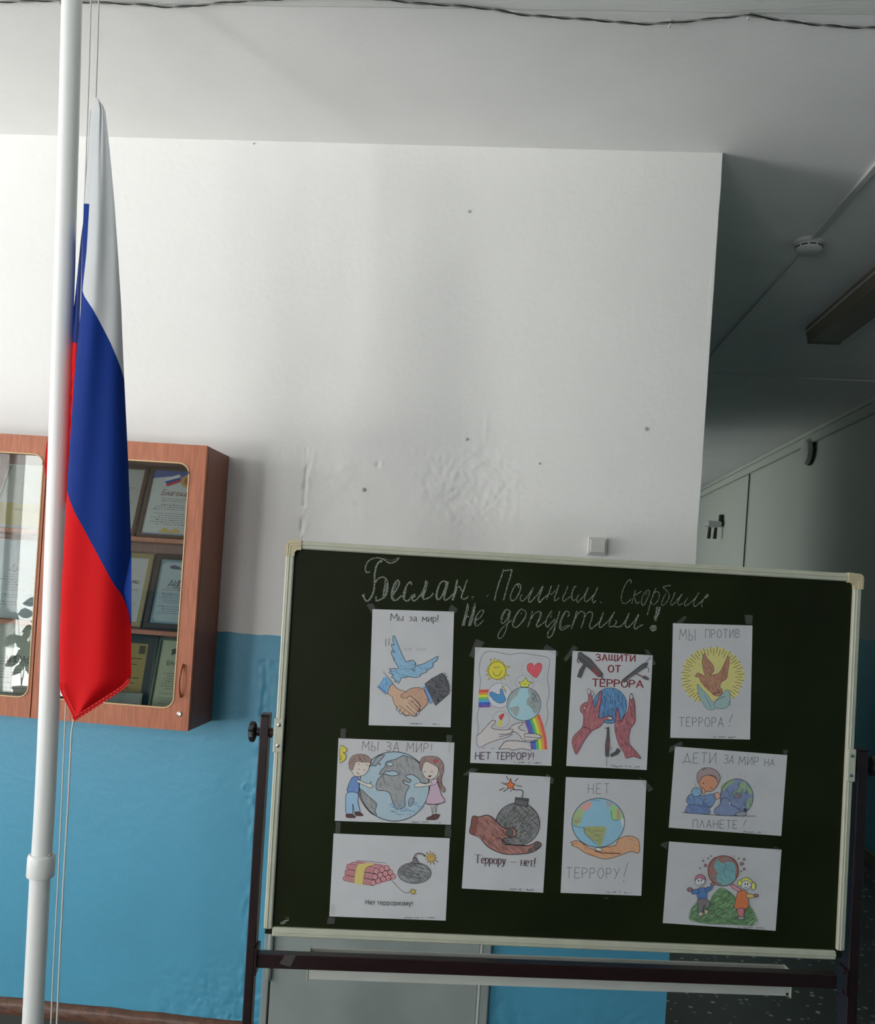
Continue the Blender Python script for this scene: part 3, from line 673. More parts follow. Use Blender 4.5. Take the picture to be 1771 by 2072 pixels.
# back fold to the left of the front edge
m0 = lambda y: ip([(195, 193), (220, 183), (299, 178), (413, 169.5), (470, 167.5), (586, 164.5), (620, 166), (770, 152), (982, 138), (1195, 126), (1330, 121), (1400, 126)], y)
cols.append((lambda y: m0(y)+18 if y > 640 else m0(y)+18*max(0, (y-600)/40), lambda y: .032+.0*min(1, max(0, (y-640)/200)), (222, 412, 700, 1180)))
cols.append((m0, lambda y: .034+.0*min(1, max(0, (y-640)/200)), (222, 412, 700, 1180)))
cols.append((lambda y: m0(y)*.55+ip(xLt, y)*.45, lambda y: .022, (215, 412, 760, 1250)))
cols.append((lambda y: ip(xLt, y)+1.5 if y < 600 else ip(xLt, y)+3, lambda y: .016, (200, 413, 820, 1330)))
NF = 22
for i in range(NF+1):
    t = i/NF; fx = front_x(t)
    yt = solve(topP, fx, 205); yb = solve(botP, fx, 1410); y1 = solve(b1P, fx, 680); y2 = solve(b2P, fx, 1130)
    if i == 0: y1, y2, yt, yb = 588, 993, 205, 1392
    def dy(y, t=t):
        s = .030*min(1, (y-190)/500)
        return .012*(1-min(1, t/.06))**2-s*math.sin(math.pi*min(1, t*1.02))**.8+.006*math.sin(t*9+y*.004)*min(1, (y-190)/300)+(.007*math.exp(-((t-.42)/.10)**2)*max(0, 1-(y-200)/240))
    cols.append((fx, dy, (yt, y1, y2, yb)))
cols.append((lambda y: ip(xRt, y)-2, lambda y: .030, (228, 775, 1275, 1360)))
cols.append((lambda y: ip(xRt, y)-16, lambda y: .040, (250, 780, 1278, 1340)))
sheets.append(cols)
# second drop of cloth, behind the pole
l0 = lambda y: ip([(448, 168.5), (480, 164), (520, 160), (620, 150), (760, 126), (900, 94), (940, 90), (965, 92), (985, 104)], y)
l1 = lambda y: ip([(448, 169.5), (620, 172), (985, 158)], y)
cols = []
for i in range(19):
    t = i/18
    cols.append((lambda y, t=t: l0(y)*(1-t)+l1(y)*t, lambda y, t=t: .052+.085*min(1, max(0, (ip([(0, 168), (600, 151), (1229, 126)], y)+15-(l0(y)*(1-t)+l1(y)*t))/12))+.003*math.sin(t*10), (446, 448, 690+8*t, 972+60*t)))
sheets.append(cols)
for k, (nm, m) in enumerate((('white_stripe', m_fw), ('blue_stripe', m_fb), ('red_stripe', m_fr))):
    b = MB(); b.smooth = True; R_ = 46
    for sh in sheets:
        o = len(b.v); n = len(sh)
        for (fx, fd, ys) in sh:
            for j in range(R_+1):
                y = ys[k]+(ys[k+1]-ys[k])*j/R_
                b.v.append(tuple(at(fx(y), y, FY+fd(y))))
        for i in range(n-1):
            for j in range(R_): b.f.append((o+i*(R_+1)+j, o+(i+1)*(R_+1)+j, o+(i+1)*(R_+1)+j+1, o+i*(R_+1)+j+1))
    ob = b.build(nm, m, flag)
# bright inner fold of blue near the right edge
b = MB(); b.smooth = True
for j in range(13):
    t = j/12; ya = 1196*(1-t)+1250*t if t > .0 else 1196
    top = Vector((266, 1118)); bot = Vector((266.2, 1262)); mid = Vector((250, 1196))
    r_ = top.lerp(bot, t); l_ = top.lerp(mid, t/.55) if t < .55 else mid.lerp(bot, (t-.55)/.45)
    dl = ip([(0, .006), (12, -.022), (30, -.03)], 265-l_.x)
    b.v.append(tuple(at(l_.x, l_.y, FY-.012+dl*.3))); b.v.append(tuple(at(r_.x, r_.y, FY-.034)))
for j in range(12): b.f.append((2*j, 2*j+1, 2*j+3, 2*j+2))
b.build('folded_corner', m_fb, flag)
# stitched hem along the bottom corner and behind the pole
def hem(pts, wd, off, name='hem'):
    b = MB(); q = smooth_path(pts, n=6)
    for i in range(len(q)-1):
        (x0, y0), (x1, y1) = q[i], q[i+1]; dx, dy = x1-x0, y1-y0; l = math.hypot(dx, dy); nx_, ny_ = dy/l*wd, -dx/l*wd
        yd = FY+off
        b.quad(at(x0, y0, yd), at(x1, y1, yd), at(x1+nx_, y1+ny_, yd-.0015), at(x0+nx_, y0+ny_, yd-.0015))
    return b.build(name, m_fr, flag)
hem([(120, 1382), (124, 1403), (138, 1430), (151, 1458)], 7, -.020); hem([(151, 1459), (200, 1428), (250, 1395), (264, 1378)], 9, -.034)
m_st = mat('stitching', (.75, .30, .28), .6)
def stitch(pts, off):
    q = smooth_path(pts, n=14); b = MB()
    for i in range(0, len(q)-1, 2): b.tube([at(*q[i], FY+off), at(*q[i+1], FY+off)], .0005, 5)
    b.build('stitching', m_st, flag)['kind'] = 'stuff'
stitch([(153, 1449), (200, 1420), (248, 1388), (262, 1372)], -.038); stitch([(154, 1455), (200, 1426), (248, 1394), (263, 1379)], -.038)
stitch([(127, 1396), (140, 1421), (153, 1448)], -.026); stitch([(122, 1399), (134, 1424), (148, 1452)], -.026)
# ------------------------------------------------------------------ wall cabinet
CXR, CY0, CZ1, CZ0, CXL = -1.021, 2.885, 2.069, 1.118, -2.62
cab = thing('wall_cabinet', (-1.8, D, CZ0), 'long orange wood wall cabinet with glass doors, full of framed certificates', 'cabinet')
CT = Matrix.Translation((CXR, 0, CZ0)) @ Matrix.Rotation(math.radians(.35), 4, 'Y') @ Matrix.Translation((-CXR, 0, -CZ0))
tk = .018; fy = CY0+.02
def cb_(name, m, *a, parent=cab, bev=.0015): return MB().box(*a, bev).build(name, m, parent, CT)
cb_('side_panel', m_woodd, CXR-tk, CXR, fy, D-.004, CZ0, CZ1); cb_('side_panel', m_woodd, CXL, CXL+tk, fy, D-.004, CZ0, CZ1)
cb_('top_panel', m_woodd, CXL+tk, CXR-tk, fy, D-.004, CZ1-tk, CZ1); cb_('bottom_panel', m_woodd, CXL+tk, CXR-tk, fy, D-.004, CZ0, CZ0+tk)
cb_('back_panel', m_woodd, CXL+tk, CXR-tk, D-.010, D-.004, CZ0+tk, CZ1-tk)
cb_('divider', m_woodd, -1.575, -1.557, fy, D-.011, CZ0+tk, CZ1-tk)
SH1, SH2 = at(300, 1088, 2.93).z, at(300, 1275, 2.93).z
for (a, b_) in ((CXL+tk, -1.576), (-1.556, CXR-tk)):
    for z in (SH1, SH2): cb_('shelf', m_wood, a, b_, fy+.012, D-.011, z-.016, z)
def rrect(x0, x1, z0, z1, r, n=7):
    p = []
    for (cx_, cz_, a0) in ((x1-r, z1-r, 0), (x0+r, z1-r, 90), (x0+r, z0+r, 180), (x1-r, z0+r, 270)):
        for i in range(n): a = math.radians(a0+90*i/(n-1)); p.append((cx_+r*math.cos(a), cz_+r*math.sin(a)))
    return p
def door_panel(x0, x1, gx0, gx1, gz0, gz1):
    root_ = MB(); inner = rrect(gx0, gx1, gz0, gz1, .035); n = len(inner)
    def proj_out(x, z):
        dx, dz = x-(gx0+gx1)/2, z-(gz0+gz1)/2
        # matching outer perimeter point
        return None
    b = MB(); zo0, zo1 = CZ0, CZ1
    outer = [(x1, zo1), (x0, zo1), (x0, zo0), (x1, zo0)]
    k = n//4
    for yy in (CY0, CY0+.018):
        b.v += [(x, yy, z) for x, z in inner]+[(x, yy, z) for x, z in outer]
    tot = n+4
    for s_, (off) in enumerate((0, tot)):
        for c_ in range(4):
            for i in range(k-1): b.f.append((off+c_*k+i, off+c_*k+i+1, off+n+c_))
            j = (c_+1) % 4; b.f.append((off+c_*k+k-1, off+j*k, off+n+j, off+n+c_))
    for i in range(n): b.f.append((i, (i+1) % n, tot+(i+1) % n, tot+i))
    for i in range(4): b.f.append((n+i, n+(i+1) % 4, tot+n+(i+1) % 4, tot+n+i))
    d = b.build('door', m_wood, cab, CT)
    t = MB(); t.tube([(x, CY0-.0005, z) for x, z in inner+inner[:2]], .0028, 6, caps=False); t.build('glass_trim', m_trim, d, CT)
    g_ = MB().box(gx0-.006, gx1+.006, CY0+.008, CY0+.012, gz0-.006, gz1+.006).build('glass_pane', m_glass, d, CT)
    return d
gzt, gzb = at(372, 940, CY0).z, at(365, 1435, CY0).z
dR = door_panel(-1.566, CXR-.001, -1.515, at(370, 1000, CY0).x+.012, gzb, gzt+.004)
dL = door_panel(-2.13, -1.570, -2.09, -1.581, gzb-.004, gzt+.004)
dLL = door_panel(CXL, -2.134, CXL+.05, -2.18, gzb-.004, gzt+.004)
hx = at(368, 1375, CY0); hz0 = at(368, 1410, CY0).z; hz1 = at(371, 1345, CY0).z
hb = MB(); hp = []
for i in range(13):
    t = i/12; hp.append((hx.x, CY0-.004-.022*math.sin(math.pi*t)**.7, hz0+(hz1-hz0)*t))
hb.tube(hp, [.0052-.0015*math.sin(math.pi*i/12) for i in range(13)], 10); hb.build('handle', m_trim if False else m_wood, dR, CT)
lk = at(363, 1445, CY0); lkk = MB().lathe([(.0085, 0), (.0085, .002), (.006, .003), (.0055, .0015), (.001, .0015)], (lk.x, CY0, lk.z), (0, -1, 0), 24).build('lock', m_steel, dR, CT)
# ------------------------------------------------------------------ framed certificates in the cabinet
def hstroke(b, x0, x1, z, h, y, col):
    b.quad((x0, y, z-h/2), (x1, y, z-h/2), (x1, y, z+h/2), (x0, y, z+h/2), col)
def certificate(name, x0, zb, wdt, hgt, lean, fr_w, fr_m, paper_c, label, cat='certificate', Y=2.985, title=None, extra=None, lines=True, seed=0, margin=0):
    """stands on its shelf and leans back; local frame: x right, z up, y into the cabinet"""
    T = Matrix.Translation((x0, Y, zb)) @ Matrix.Rotation(-lean, 4, 'X')
    t = thing(name, T, label, cat, 'framed certificates in the wall cabinet')
    b = MB()
    for a in ((0, wdt, 0, fr_w), (0, wdt, hgt-fr_w, hgt), (0, fr_w, fr_w, hgt-fr_w), (wdt-fr_w, wdt, fr_w, hgt-fr_w)):
        b.box(a[0], a[1], -.012, 0, a[2], a[3], .002)
    b.build('frame', fr_m, t, T)
    pm = mat('certificate_paper', paper_c, .6, noise_amt=.05, nscale=20)
    MB().box(fr_w*.8, wdt-fr_w*.8, -.004, -.001, fr_w*.8, hgt-fr_w*.8).build('document', pm, t, T)
    d = MB(); rn = random.Random(seed); ink = (.12, .12, .15, 1)
    W_ = wdt-2*fr_w; H_ = hgt-2*fr_w
    X = lambda a: fr_w+a*W_
    Z = lambda a: fr_w+(1-a)*H_
    if lines:
        z = .44 if title else .30; row = 0
        while z < .86:
            ln = rn.uniform(.45, .8); c0 = .5-ln/2
            x = c0
            while x < c0+ln:
                wl = rn.uniform(.015, .06); hstroke(d, X(x), X(min(x+wl, c0+ln)), Z(z), .0018 if rn.random() < .85 else .003, -.0052, ink); x += wl+.018
            z += .034 if rn.random() < .75 else .062
    if extra: extra(d, X, Z)
    if title: d_title(d, title, X, Z)
    if d.f: d.build('lettering', m_drawn, t, T)
    return t
def d_title(d, rows, X, Z):
    for (txt, a, zc, hh, w, col, it) in rows:
        for ln in text_strokes(txt, it):
            h_ = hh
            for (p, q_) in zip(ln, ln[1:]):
                x0, z0 = X(a)+p[0]*h_, Z(zc)-p[1]*h_; x1, z1 = X(a)+q_[0]*h_, Z(zc)-q_[1]*h_
                dx, dz = x1-x0, z1-z0; l = math.hypot(dx, dz) or 1; nx_, nz_ = -dz/l*w, dx/l*w
                d.quad((x0+nx_, -.0055, z0+nz_), (x0-nx_, -.0055, z0-nz_), (x1-nx_, -.0055, z1-nz_), (x1+nx_, -.0055, z1+nz_), col)
# ------------------------------------------------------------------ little stroke alphabet (x, y down; 1 = cap height)
def ell(cx_, cy_, rx, ry, a0=0, a1=360, n=14): return [(cx_+rx*math.cos(math.radians(a0+(a1-a0)*i/n)), cy_+ry*math.sin(math.radians(a0+(a1-a0)*i/n))) for i in range(n+1)]
CAP = {
 'М': (.85, [[(0, 1), (.06, 0), (.42, .68), (.78, 0), (.86, 1)]]), 'Ы': (.8, [[(0, 0), (0, 1), (.38, 1), (.5, .78), (.36, .55), (0, .53)], [(.78, 0), (.78, 1)]]),
 'З': (.6, [[(0, .12), (.3, 0), (.55, .15), (.52, .38), (.22, .48)], [(.22, .48), (.6, .62), (.58, .88), (.28, 1), (0, .9)]]),
 'А': (.68, [[(0, 1), (.34, 0), (.68, 1)], [(.12, .65), (.56, .65)]]), 'И': (.62, [[(0, 0), (0, 1), (.62, 0), (.62, 1)]]),
 'Р': (.56, [[(0, 1), (0, 0), (.42, .04), (.56, .27), (.42, .5), (0, .54)]]), '!': (.12, [[(.06, 0), (.03, .72)], [(.02, .96), (.05, 1)]]),
 'П': (.62, [[(0, 1), (0, 0), (.62, 0), (.62, 1)]]), 'О': (.66, [ell(.33, .5, .33, .5)]), 'Т': (.66, [[(0, 0), (.66, 0)], [(.33, 0), (.33, 1)]]),
 'В': (.56, [[(0, 1), (0, 0), (.4, .03), (.5, .24), (.36, .46), (0, .48)], [(.36, .46), (.56, .7), (.42, .97), (0, 1)]]),
 'Е': (.54, [[(.54, 0), (0, 0), (0, 1), (.54, 1)], [(0, .5), (.44, .5)]]), 'Н': (.62, [[(0, 0), (0, 1)], [(.62, 0), (.62, 1)], [(0, .5), (.62, .5)]]),
 'Д': (.76, [[(.12, .84), (.38, 0), (.64, .84)], [(0, 1), (0, .84), (.76, .84), (.76, 1)]]), 'Л': (.64, [[(0, 1), (.32, 0), (.64, 1)]]),
 'Щ': (.9, [[(0, 0), (0, .86), (.78, .86), (.78, 0)], [(.39, 0), (.39, .86)], [(.78, .86), (.9, .86), (.9, 1.05)]]), 'У': (.6, [[(0, 0), (.33, .55)], [(.6, 0), (.1, 1)]]),
 'Б': (.56, [[(.54, 0), (0, 0), (0, 1), (.42, .98), (.56, .74), (.42, .48), (0, .46)]]), 'Г': (.5, [[(.5, 0), (0, 0), (0, 1)]]), ' ': (.35, []), '–': (.7, [[(.05, .62), (.65, .62)]]),
 'К': (.58, [[(0, 0), (0, 1)], [(.56, 0), (.05, .52), (.58, 1)]]), 'С': (.6, [ell(.33, .5, .33, .5, 310, 50)]), 'Ь': (.5, [[(0, 0), (0, 1), (.38, 1), (.5, .76), (.36, .54), (0, .52)]]), 'Я': (.56, [[(.56, 1), (.56, 0), (.12, .04), (0, .26), (.14, .5), (.56, .54)], [(.3, .53), (0, 1)]]),
}
def lower(scale=.66):
    o = {}
    def put(ch, w, ls): o[ch] = (w*scale, [[(x*scale, 1-(1-y)*scale) for x, y in l] for l in ls])
    for ch, up in (('м', 'М'), ('ы', 'Ы'), ('з', 'З'), ('и', 'И'), ('н', 'Н'), ('т', 'Т'), ('о', 'О'), ('п', 'П'), ('д', 'Д'), ('л', 'Л'), ('г', 'Г'), ('в', 'В'), ('к', 'К'), ('с', 'С'), ('ь', 'Ь')): put(ch, *CAP[up])
    put('а', .55, [[(.03, .18), (.28, 0), (.5, .15), (.5, .9), (.58, 1)], [(.5, .4), (.15, .5), (0, .75), (.15, 1), (.5, .8)]])
    put('р', .56, [[(0, 1.45), (0, 0)], [(0, .12), (.3, 0), (.56, .25), (.56, .72), (.3, 1), (0, .85)]])
    put('е', .56, [[(0, .48), (.56, .48), (.5, .14), (.3, 0), (.08, .14), (0, .5), (.1, .88), (.32, 1), (.55, .86)]])
    put('у', .58, [[(0, 0), (.3, .85)], [(.58, 0), (.22, 1.28), (.02, 1.42)]])
    return o
LOW = lower()
def text_strokes(txt, italic=0, gap=.17, up=None):
    x = 0; out = []
    for ch in txt:
        w_, ls = CAP[ch] if ch in CAP else LOW.get(ch, (.4, []))
        for l in ls: out.append([(x+px+italic*(1-py), py) for px, py in l])
        x += w_+gap
    return out
# ------------------------------------------------------------------ drawing sheets taped to the board
class Sheet:
    def __init__(s, corners, real, gain, label, w=.21, h=.297):
        """corners: TL,TR,BR,BL in tracing units; real=(ox,oy,scale) of the tracing in the photograph"""
        s.w, s.h, s.gain = w, h, gain
        s.H = homography(corners, [(0, 0), (w, 0), (w, h), (0, h)])
        uv = [buv(real[0]+p[0]/real[2], real[1]+p[1]/real[2]) for p in corners]
        cu = sum(p[0] for p in uv)/4; cv = sum(p[1] for p in uv)/4
        ang = math.atan2((uv[1][1]-uv[0][1])+(uv[2][1]-uv[3][1]), (uv[1][0]-uv[0][0])+(uv[2][0]-uv[3][0]))
        s.M = BM @ Matrix.Translation((cu, -.0006, -cv)) @ Matrix.Rotation(ang, 4, 'Y') @ Matrix.Translation((-w/2, 0, h/2))
        s.k = math.hypot(*(a-b for a, b in zip(s.H(corners[0]), s.H((corners[0][0]+10, corners[0][1])))))/10
        s.root = thing('drawing_sheet', s.M, label, 'drawing', 'drawings taped to the chalkboard')
        b = MB(); n = 10; rn = random.Random(int(cu*1000))
        ph = rn.uniform(0, 6)
        for j in range(n+1):
            for i in range(n+1): b.v.append((w*i/n, -.0003, -h*j/n))
        o = len(b.v)
        for j in range(n+1):
            for i in range(n+1): b.v.append((w*i/n, .0001, -h*j/n))
        for j in range(n):
            for i in range(n):
                a = j*(n+1)+i; b.f.append((a, a+1, a+n+2, a+n+1)); b.f.append((o+a, o+a+n+1, o+a+n+2, o+a+1))
        for i in range(n):
            for a, c_ in ((i, i+1), (n*(n+1)+i+1, n*(n+1)+i), ((i+1)*(n+1), i*(n+1)), (i*(n+1)+n, (i+1)*(n+1)+n)): b.f.append((a, c_, o+c_, o+a))
        b.build('paper', m_paper, s.root, s.M)
        s.layer = 0; s.mb = MB(); s.rn = rn; s.org = real
    def c(s, col, cov=1):
        # colours are noted relative to the sheet's white
        g = s.gain*1.2; return (min(.9, lin(col[0])*g), min(.9, lin(col[1])*g), min(.9, lin(col[2])*g), cov)
    def _y(s): s.layer += 1; return -.00036-.0000045*s.layer
    def fill(s, pts, col, cov=.78, sm=True, n=5):
        q = smooth_path(pts, True, n) if sm else pts
        q = [s.H(p) for p in q]; y = s._y(); o = len(s.mb.v); s.mb.v += [(x, y, -z) for x, z in q]; cc = s.c(col, cov)
        for t in tessellate_polygon([[Vector((x, z, 0)) for x, z in q]]): s.mb.f.append(tuple(o+i for i in t)); s.mb.c.append(cc)
        return s
    def line(s, pts, w, col=(35, 35, 40), sm=True, closed=False, cov=1, n=5):
        q = smooth_path(pts, closed, n) if sm and len(pts) > 2 else list(pts)
        if closed: q = q+[q[0]]
        q = [s.H(p) for p in q]; y = s._y(); hw = w*s.k/2; cc = s.c(col, cov)
        for i in range(len(q)-1):
            (x0, y0), (x1, y1) = q[i], q[i+1]; dx, dy = x1-x0, y1-y0; l = math.hypot(dx, dy)
            if l < 1e-7: continue
            nx_, ny_ = -dy/l*hw, dx/l*hw; ex, ey = dx/l*hw*.35, dy/l*hw*.35
            s.mb.quad((x0+nx_-ex, y, -(y0+ny_-ey)), (x0-nx_-ex, y, -(y0-ny_-ey)), (x1-nx_+ex, y, -(y1-ny_+ey)), (x1+nx_+ex, y, -(y1+ny_+ey)), cc)
        return s
    def shape(s, pts, col, w, cov=.78, ink=(35, 35, 40), sm=True): s.fill(pts, col, cov, sm); s.line(pts, w, ink, sm, True); return s
    def circ(s, x, y, rx, ry, col=None, w=0, cov=.78, ink=(35, 35, 40), n=40):
        p = ell(x, y, rx, ry, n=n)[:-1]
        if col: s.fill(p, col, cov, False)
        if w: s.line(p, w, ink, False, True)
        return s
    def hatch(s, pts, n, w, col, ang=.9, ln=40):
        xs_ = [p[0] for p in pts]; ys_ = [p[1] for p in pts]
        def inside(x, y):
            r_ = False; j = len(pts)-1
            for i in range(len(pts)):
                if (pts[i][1] > y) != (pts[j][1] > y) and x < (pts[j][0]-pts[i][0])*(y-pts[i][1])/(pts[j][1]-pts[i][1])+pts[i][0]: r_ = not r_
                j = i
            return r_
        for _ in range(n):
            x = s.rn.uniform(min(xs_), max(xs_)); y = s.rn.uniform(min(ys_), max(ys_)); a = ang+s.rn.uniform(-.15, .15); l = ln*s.rn.uniform(.5, 1)
            x2, y2 = x+math.cos(a)*l, y+math.sin(a)*l
            if inside(x, y) and inside(x2, y2): s.line([(x, y), (x2, y2)], w, col, False, cov=.9)
        return s
    def text(s, txt, x, y, x2, y2, h, w, col=(45, 45, 52), italic=0, gap=.25, jit=.0, serif=False, double=False):
        st = text_strokes(txt, italic, gap); W_ = max(p[0] for l in st for p in l)
        dx, dy = (x2-x)/W_, (y2-y)/W_; a = math.atan2(dy, dx); nx_, ny_ = -math.sin(a)*h, math.cos(a)*h
        for l in st:
            q = [(x+px*dx+(py-1)*nx_+s.rn.uniform(-jit, jit), y+px*dy+(py-1)*ny_+s.rn.uniform(-jit, jit)) for px, py in l]
            if serif:
                for (p0, p1) in zip(q, q[1:]):
                    ang = abs(math.atan2(p1[1]-p0[1], p1[0]-p0[0])-a); vert = abs(math.sin(ang))
                    s.line([p0, p1], w*(.45+.75*vert), col, False)
                for e in (q[0], q[-1]):
                    if len(q) == 2 or math.hypot(q[0][0]-q[-1][0], q[0][1]-q[-1][1]) > h*.5: s.line([(e[0]-w*1.0, e[1]), (e[0]+w*1.0, e[1]+.02*w)], w*.5, col, False)
            else:
                s.line(q, w, col, False)
                if double: s.line([(p[0]+w*.6, p[1]+1) for p in q], w*.6, col, False)
        return s
    def ftext(s, txt, x, y, x2, y2, h, col=(42, 38, 44), bold=0):
        cu = bpy.data.curves.new('printed', 'FONT'); cu.body = txt; cu.resolution_u = 3; cu.offset = bold
        o_ = bpy.data.objects.new('printed', cu); COL.objects.link(o_); bpy.context.view_layer.update()
        me = o_.to_mesh(); V = [v.co.copy() for v in me.vertices]; Fs = [tuple(p.vertices) for p in me.polygons]
        o_.to_mesh_clear(); bpy.data.objects.remove(o_); bpy.data.curves.remove(cu)
        x0, x1 = min(v.x for v in V), max(v.x for v in V); a = math.atan2(y2-y, x2-x); k = (math.hypot(x2-x, y2-y))/(x1-x0); kh = h/.70
        yy = s._y(); o = len(s.mb.v); cc = s.c(col)
        for v in V:
            px_, py_ = (v.x-x0)*k, -v.y*kh; q = s.H((x+px_*math.cos(a)-py_*math.sin(a), y+px_*math.sin(a)+py_*math.cos(a))); s.mb.v.append((q[0], yy, -q[1]))
        for f in Fs: s.mb.f.append(tuple(o+i for i in f)); s.mb.c.append(cc)
        return s
    def sign(s, x, y, x2, w=3):
        t = x; p = []
        while t < x2:
            p.append((t, y+s.rn.uniform(-1, 1)*s.rn.choice((4, 8))*1.0)); t += s.rn.uniform(3.5, 8)
            if s.rn.random() < .12 and len(p) > 2: s.line(p, w, (60, 60, 68)); p = []; t += 14
        if len(p) > 1: s.line(p, w, (60, 60, 68))
        return s.done('signature')
    def done(s, name):
        if s.mb.f: s.mb.build(name, m_drawn, s.root, s.M)
        s.mb = MB(); return s
    def tape(s, quads):
        """quads in tracing units; strips of clear tape holding the sheet"""
        Mi = s.M.inverted()
        for qd in quads:
            P = []
            for p in qd:
                u, v = buv(s.org[0]+p[0]/s.org[2], s.org[1]+p[1]/s.org[2]); P.append(Mi @ (BM @ Vector((u, -.0022, -v))))
            b = MB(); b.quad(*P); b.build('tape_strip', m_tape, s.root, s.M)
        return s
INK = (38, 38, 42)
# 1. dove and handshake
s = Sheet([(197, 122), (1498, 160), (1442, 1985), (140, 1950)], (730, 1220, 7.97), 1.55, 'portrait sheet with a blue dove above a handshake, top left of the board')
s.text('Мы за мир!', 487, 300, 1240, 322, 108, 9.5, (30, 30, 34), serif=True, gap=.2).done('printed_lettering')
wing = [(612, 1050), (560, 960), (528, 900), (548, 925), (505, 840), (500, 780), (540, 800), (508, 730), (505, 670), (540, 690), (520, 600), (528, 550), (550, 548), (580, 620), (640, 770), (700, 900), (735, 950)]
dove = wing+[(780, 935), (840, 928), (885, 965), (895, 1005), (1000, 985), (1120, 925), (1220, 870), (1242, 880), (1220, 930), (1150, 985), (1170, 1000), (1140, 1050), (1060, 1085), (1065, 1110), (960, 1150), (968, 1170), (920, 1195), (840, 1195), (770, 1185), (720, 1205), (660, 1200), (640, 1250), (608, 1292), (585, 1250), (560, 1275), (545, 1215), (500, 1195), (525, 1160), (465, 1120), (495, 1095), (465, 1065), (520, 1058)]
s.fill(dove, (105, 150, 178), .8); s.hatch(dove, 140, 7, (82, 115, 150), .5, 70); s.line(dove, 8, INK, True, True)
s.line([(850, 1000), (885, 985), (870, 1060), (860, 1100), (830, 1055), (850, 1045)], 7); s.line([(640, 1075), (740, 1060), (830, 1075)], 5, (60, 80, 110)); s.line([(480, 1100), (560, 1110), (640, 1150), (770, 1180)], 5, (60, 80, 110)); s.circ(828, 990, 6, 7, INK, 0, 1)
s.line([(415, 590), (405, 640), (415, 705)], 7); s.line([(465, 580), (462, 640), (462, 695)], 7); s.done('drawn_dove')
s.text('за ми', 700, 775, 1040, 775, 60, 5, (135, 135, 142), gap=.3).done('faint_lettering')
c1 = [(375, 1190), (420, 1190), (515, 1285), (505, 1310), (420, 1458), (275, 1340), (320, 1290)]
s.fill(c1, (95, 145, 180), .82, False); s.hatch(c1, 60, 8, (70, 115, 160), 1.75, 60); s.line([(370, 1108), (430, 1180), (515, 1278), (505, 1310), (430, 1452), (385, 1440), (275, 1340)], 7, (50, 60, 85)); s.line([(290, 1335), (340, 1370), (410, 1440)], 12, (55, 95, 155))
h1 = [(510, 1305), (600, 1380), (720, 1420), (860, 1480), (950, 1640), (945, 1690), (900, 1760), (880, 1810), (820, 1800), (720, 1790), (640, 1720), (585, 1670), (540, 1600), (510, 1500), (440, 1440)]
h2 = [(650, 1480), (740, 1415), (840, 1365), (1000, 1380), (1085, 1560), (1030, 1660), (945, 1735), (950, 1650), (880, 1560), (800, 1490), (740, 1525), (680, 1520)]
s.shape(h1, (176, 140, 112), 7, .8); s.shape(h2, (165, 125, 100), 8, .82)
fi = [(600, 1660), (640, 1650), (700, 1690), (810, 1780), (890, 1810), (820, 1812), (740, 1810), (650, 1780), (580, 1700)]
s.line([(585, 1665), (580, 1710), (620, 1730), (660, 1680)], 7); s.line([(620, 1730), (640, 1775), (680, 1760), (715, 1720)], 7); s.line([(680, 1765), (715, 1800), (760, 1800), (790, 1770)], 7); s.line([(585, 1660), (630, 1650), (700, 1690), (830, 1790), (885, 1810), (890, 1785), (730, 1640)], 7)
s.line([(880, 1780), (930, 1780), (935, 1740), (770, 1595)], 7); s.line([(935, 1740), (960, 1720), (945, 1690), (810, 1560)], 7); s.line([(960, 1660), (950, 1620), (880, 1550), (800, 1490)], 7); s.line([(940, 1700), (905, 1660), (830, 1580)], 5)
s.hatch(h2, 50, 6, (140, 100, 80), .8, 50); s.hatch(h1, 40, 6, (200, 165, 135), 1, 60); s.line([(770, 1560), (850, 1575), (800, 1600)], 5)
sl = [(1030, 1300), (1140, 1215), (1300, 1130), (1350, 1170), (1400, 1280), (1425, 1440), (1330, 1530), (1200, 1640), (1140, 1510)]
s.fill([(1010, 1340), (1050, 1330), (1160, 1590), (1115, 1610)], (90, 130, 175), .9, False); s.line([(1010, 1340), (1115, 1610), (1160, 1590)], 6, (50, 60, 80), False)
s.fill(sl, (62, 64, 70), .85, False); s.hatch(sl, 160, 8, (38, 39, 44), .55, 90); s.line(sl, 7, INK, False, True); s.circ(1240, 1560, 16, 16, (50, 52, 58), 5, 1)
for k in range(16): s.line([(1300+k*7, 1130+k*18), (1350+k*5+s.rn.uniform(0, 40), 1120+k*19)], 6, (55, 56, 62), False)
s.done('drawn_handshake'); s.sign(790, 1925, 1000, 6); s.sign(1150, 1935, 1260, 6)
s.tape([[(92, 30), (190, 5), (240, 75), (175, 165)], [(1460, 22), (1570, 100), (1510, 190), (1400, 150)]])
b = MB()
rn = random.Random(7)
for i in range(16):
    x, z = 1385+rn.uniform(-45, 50), 285+rn.uniform(-45, 40); u, v = s.H((x, z)); b.quad((u, -.0022, -v), (u+.0012, -.0022, -v-.0003), (u+.0014, -.0026, -v-.0016), (u+.0002, -.0025, -v-.0012))
b.build('tape_glints', mat('painted_tape_glint', (.8, .8, .8), .15), s.root, s.M)['kind'] = 'stuff'  # pale flecks painted in for glints on the tape
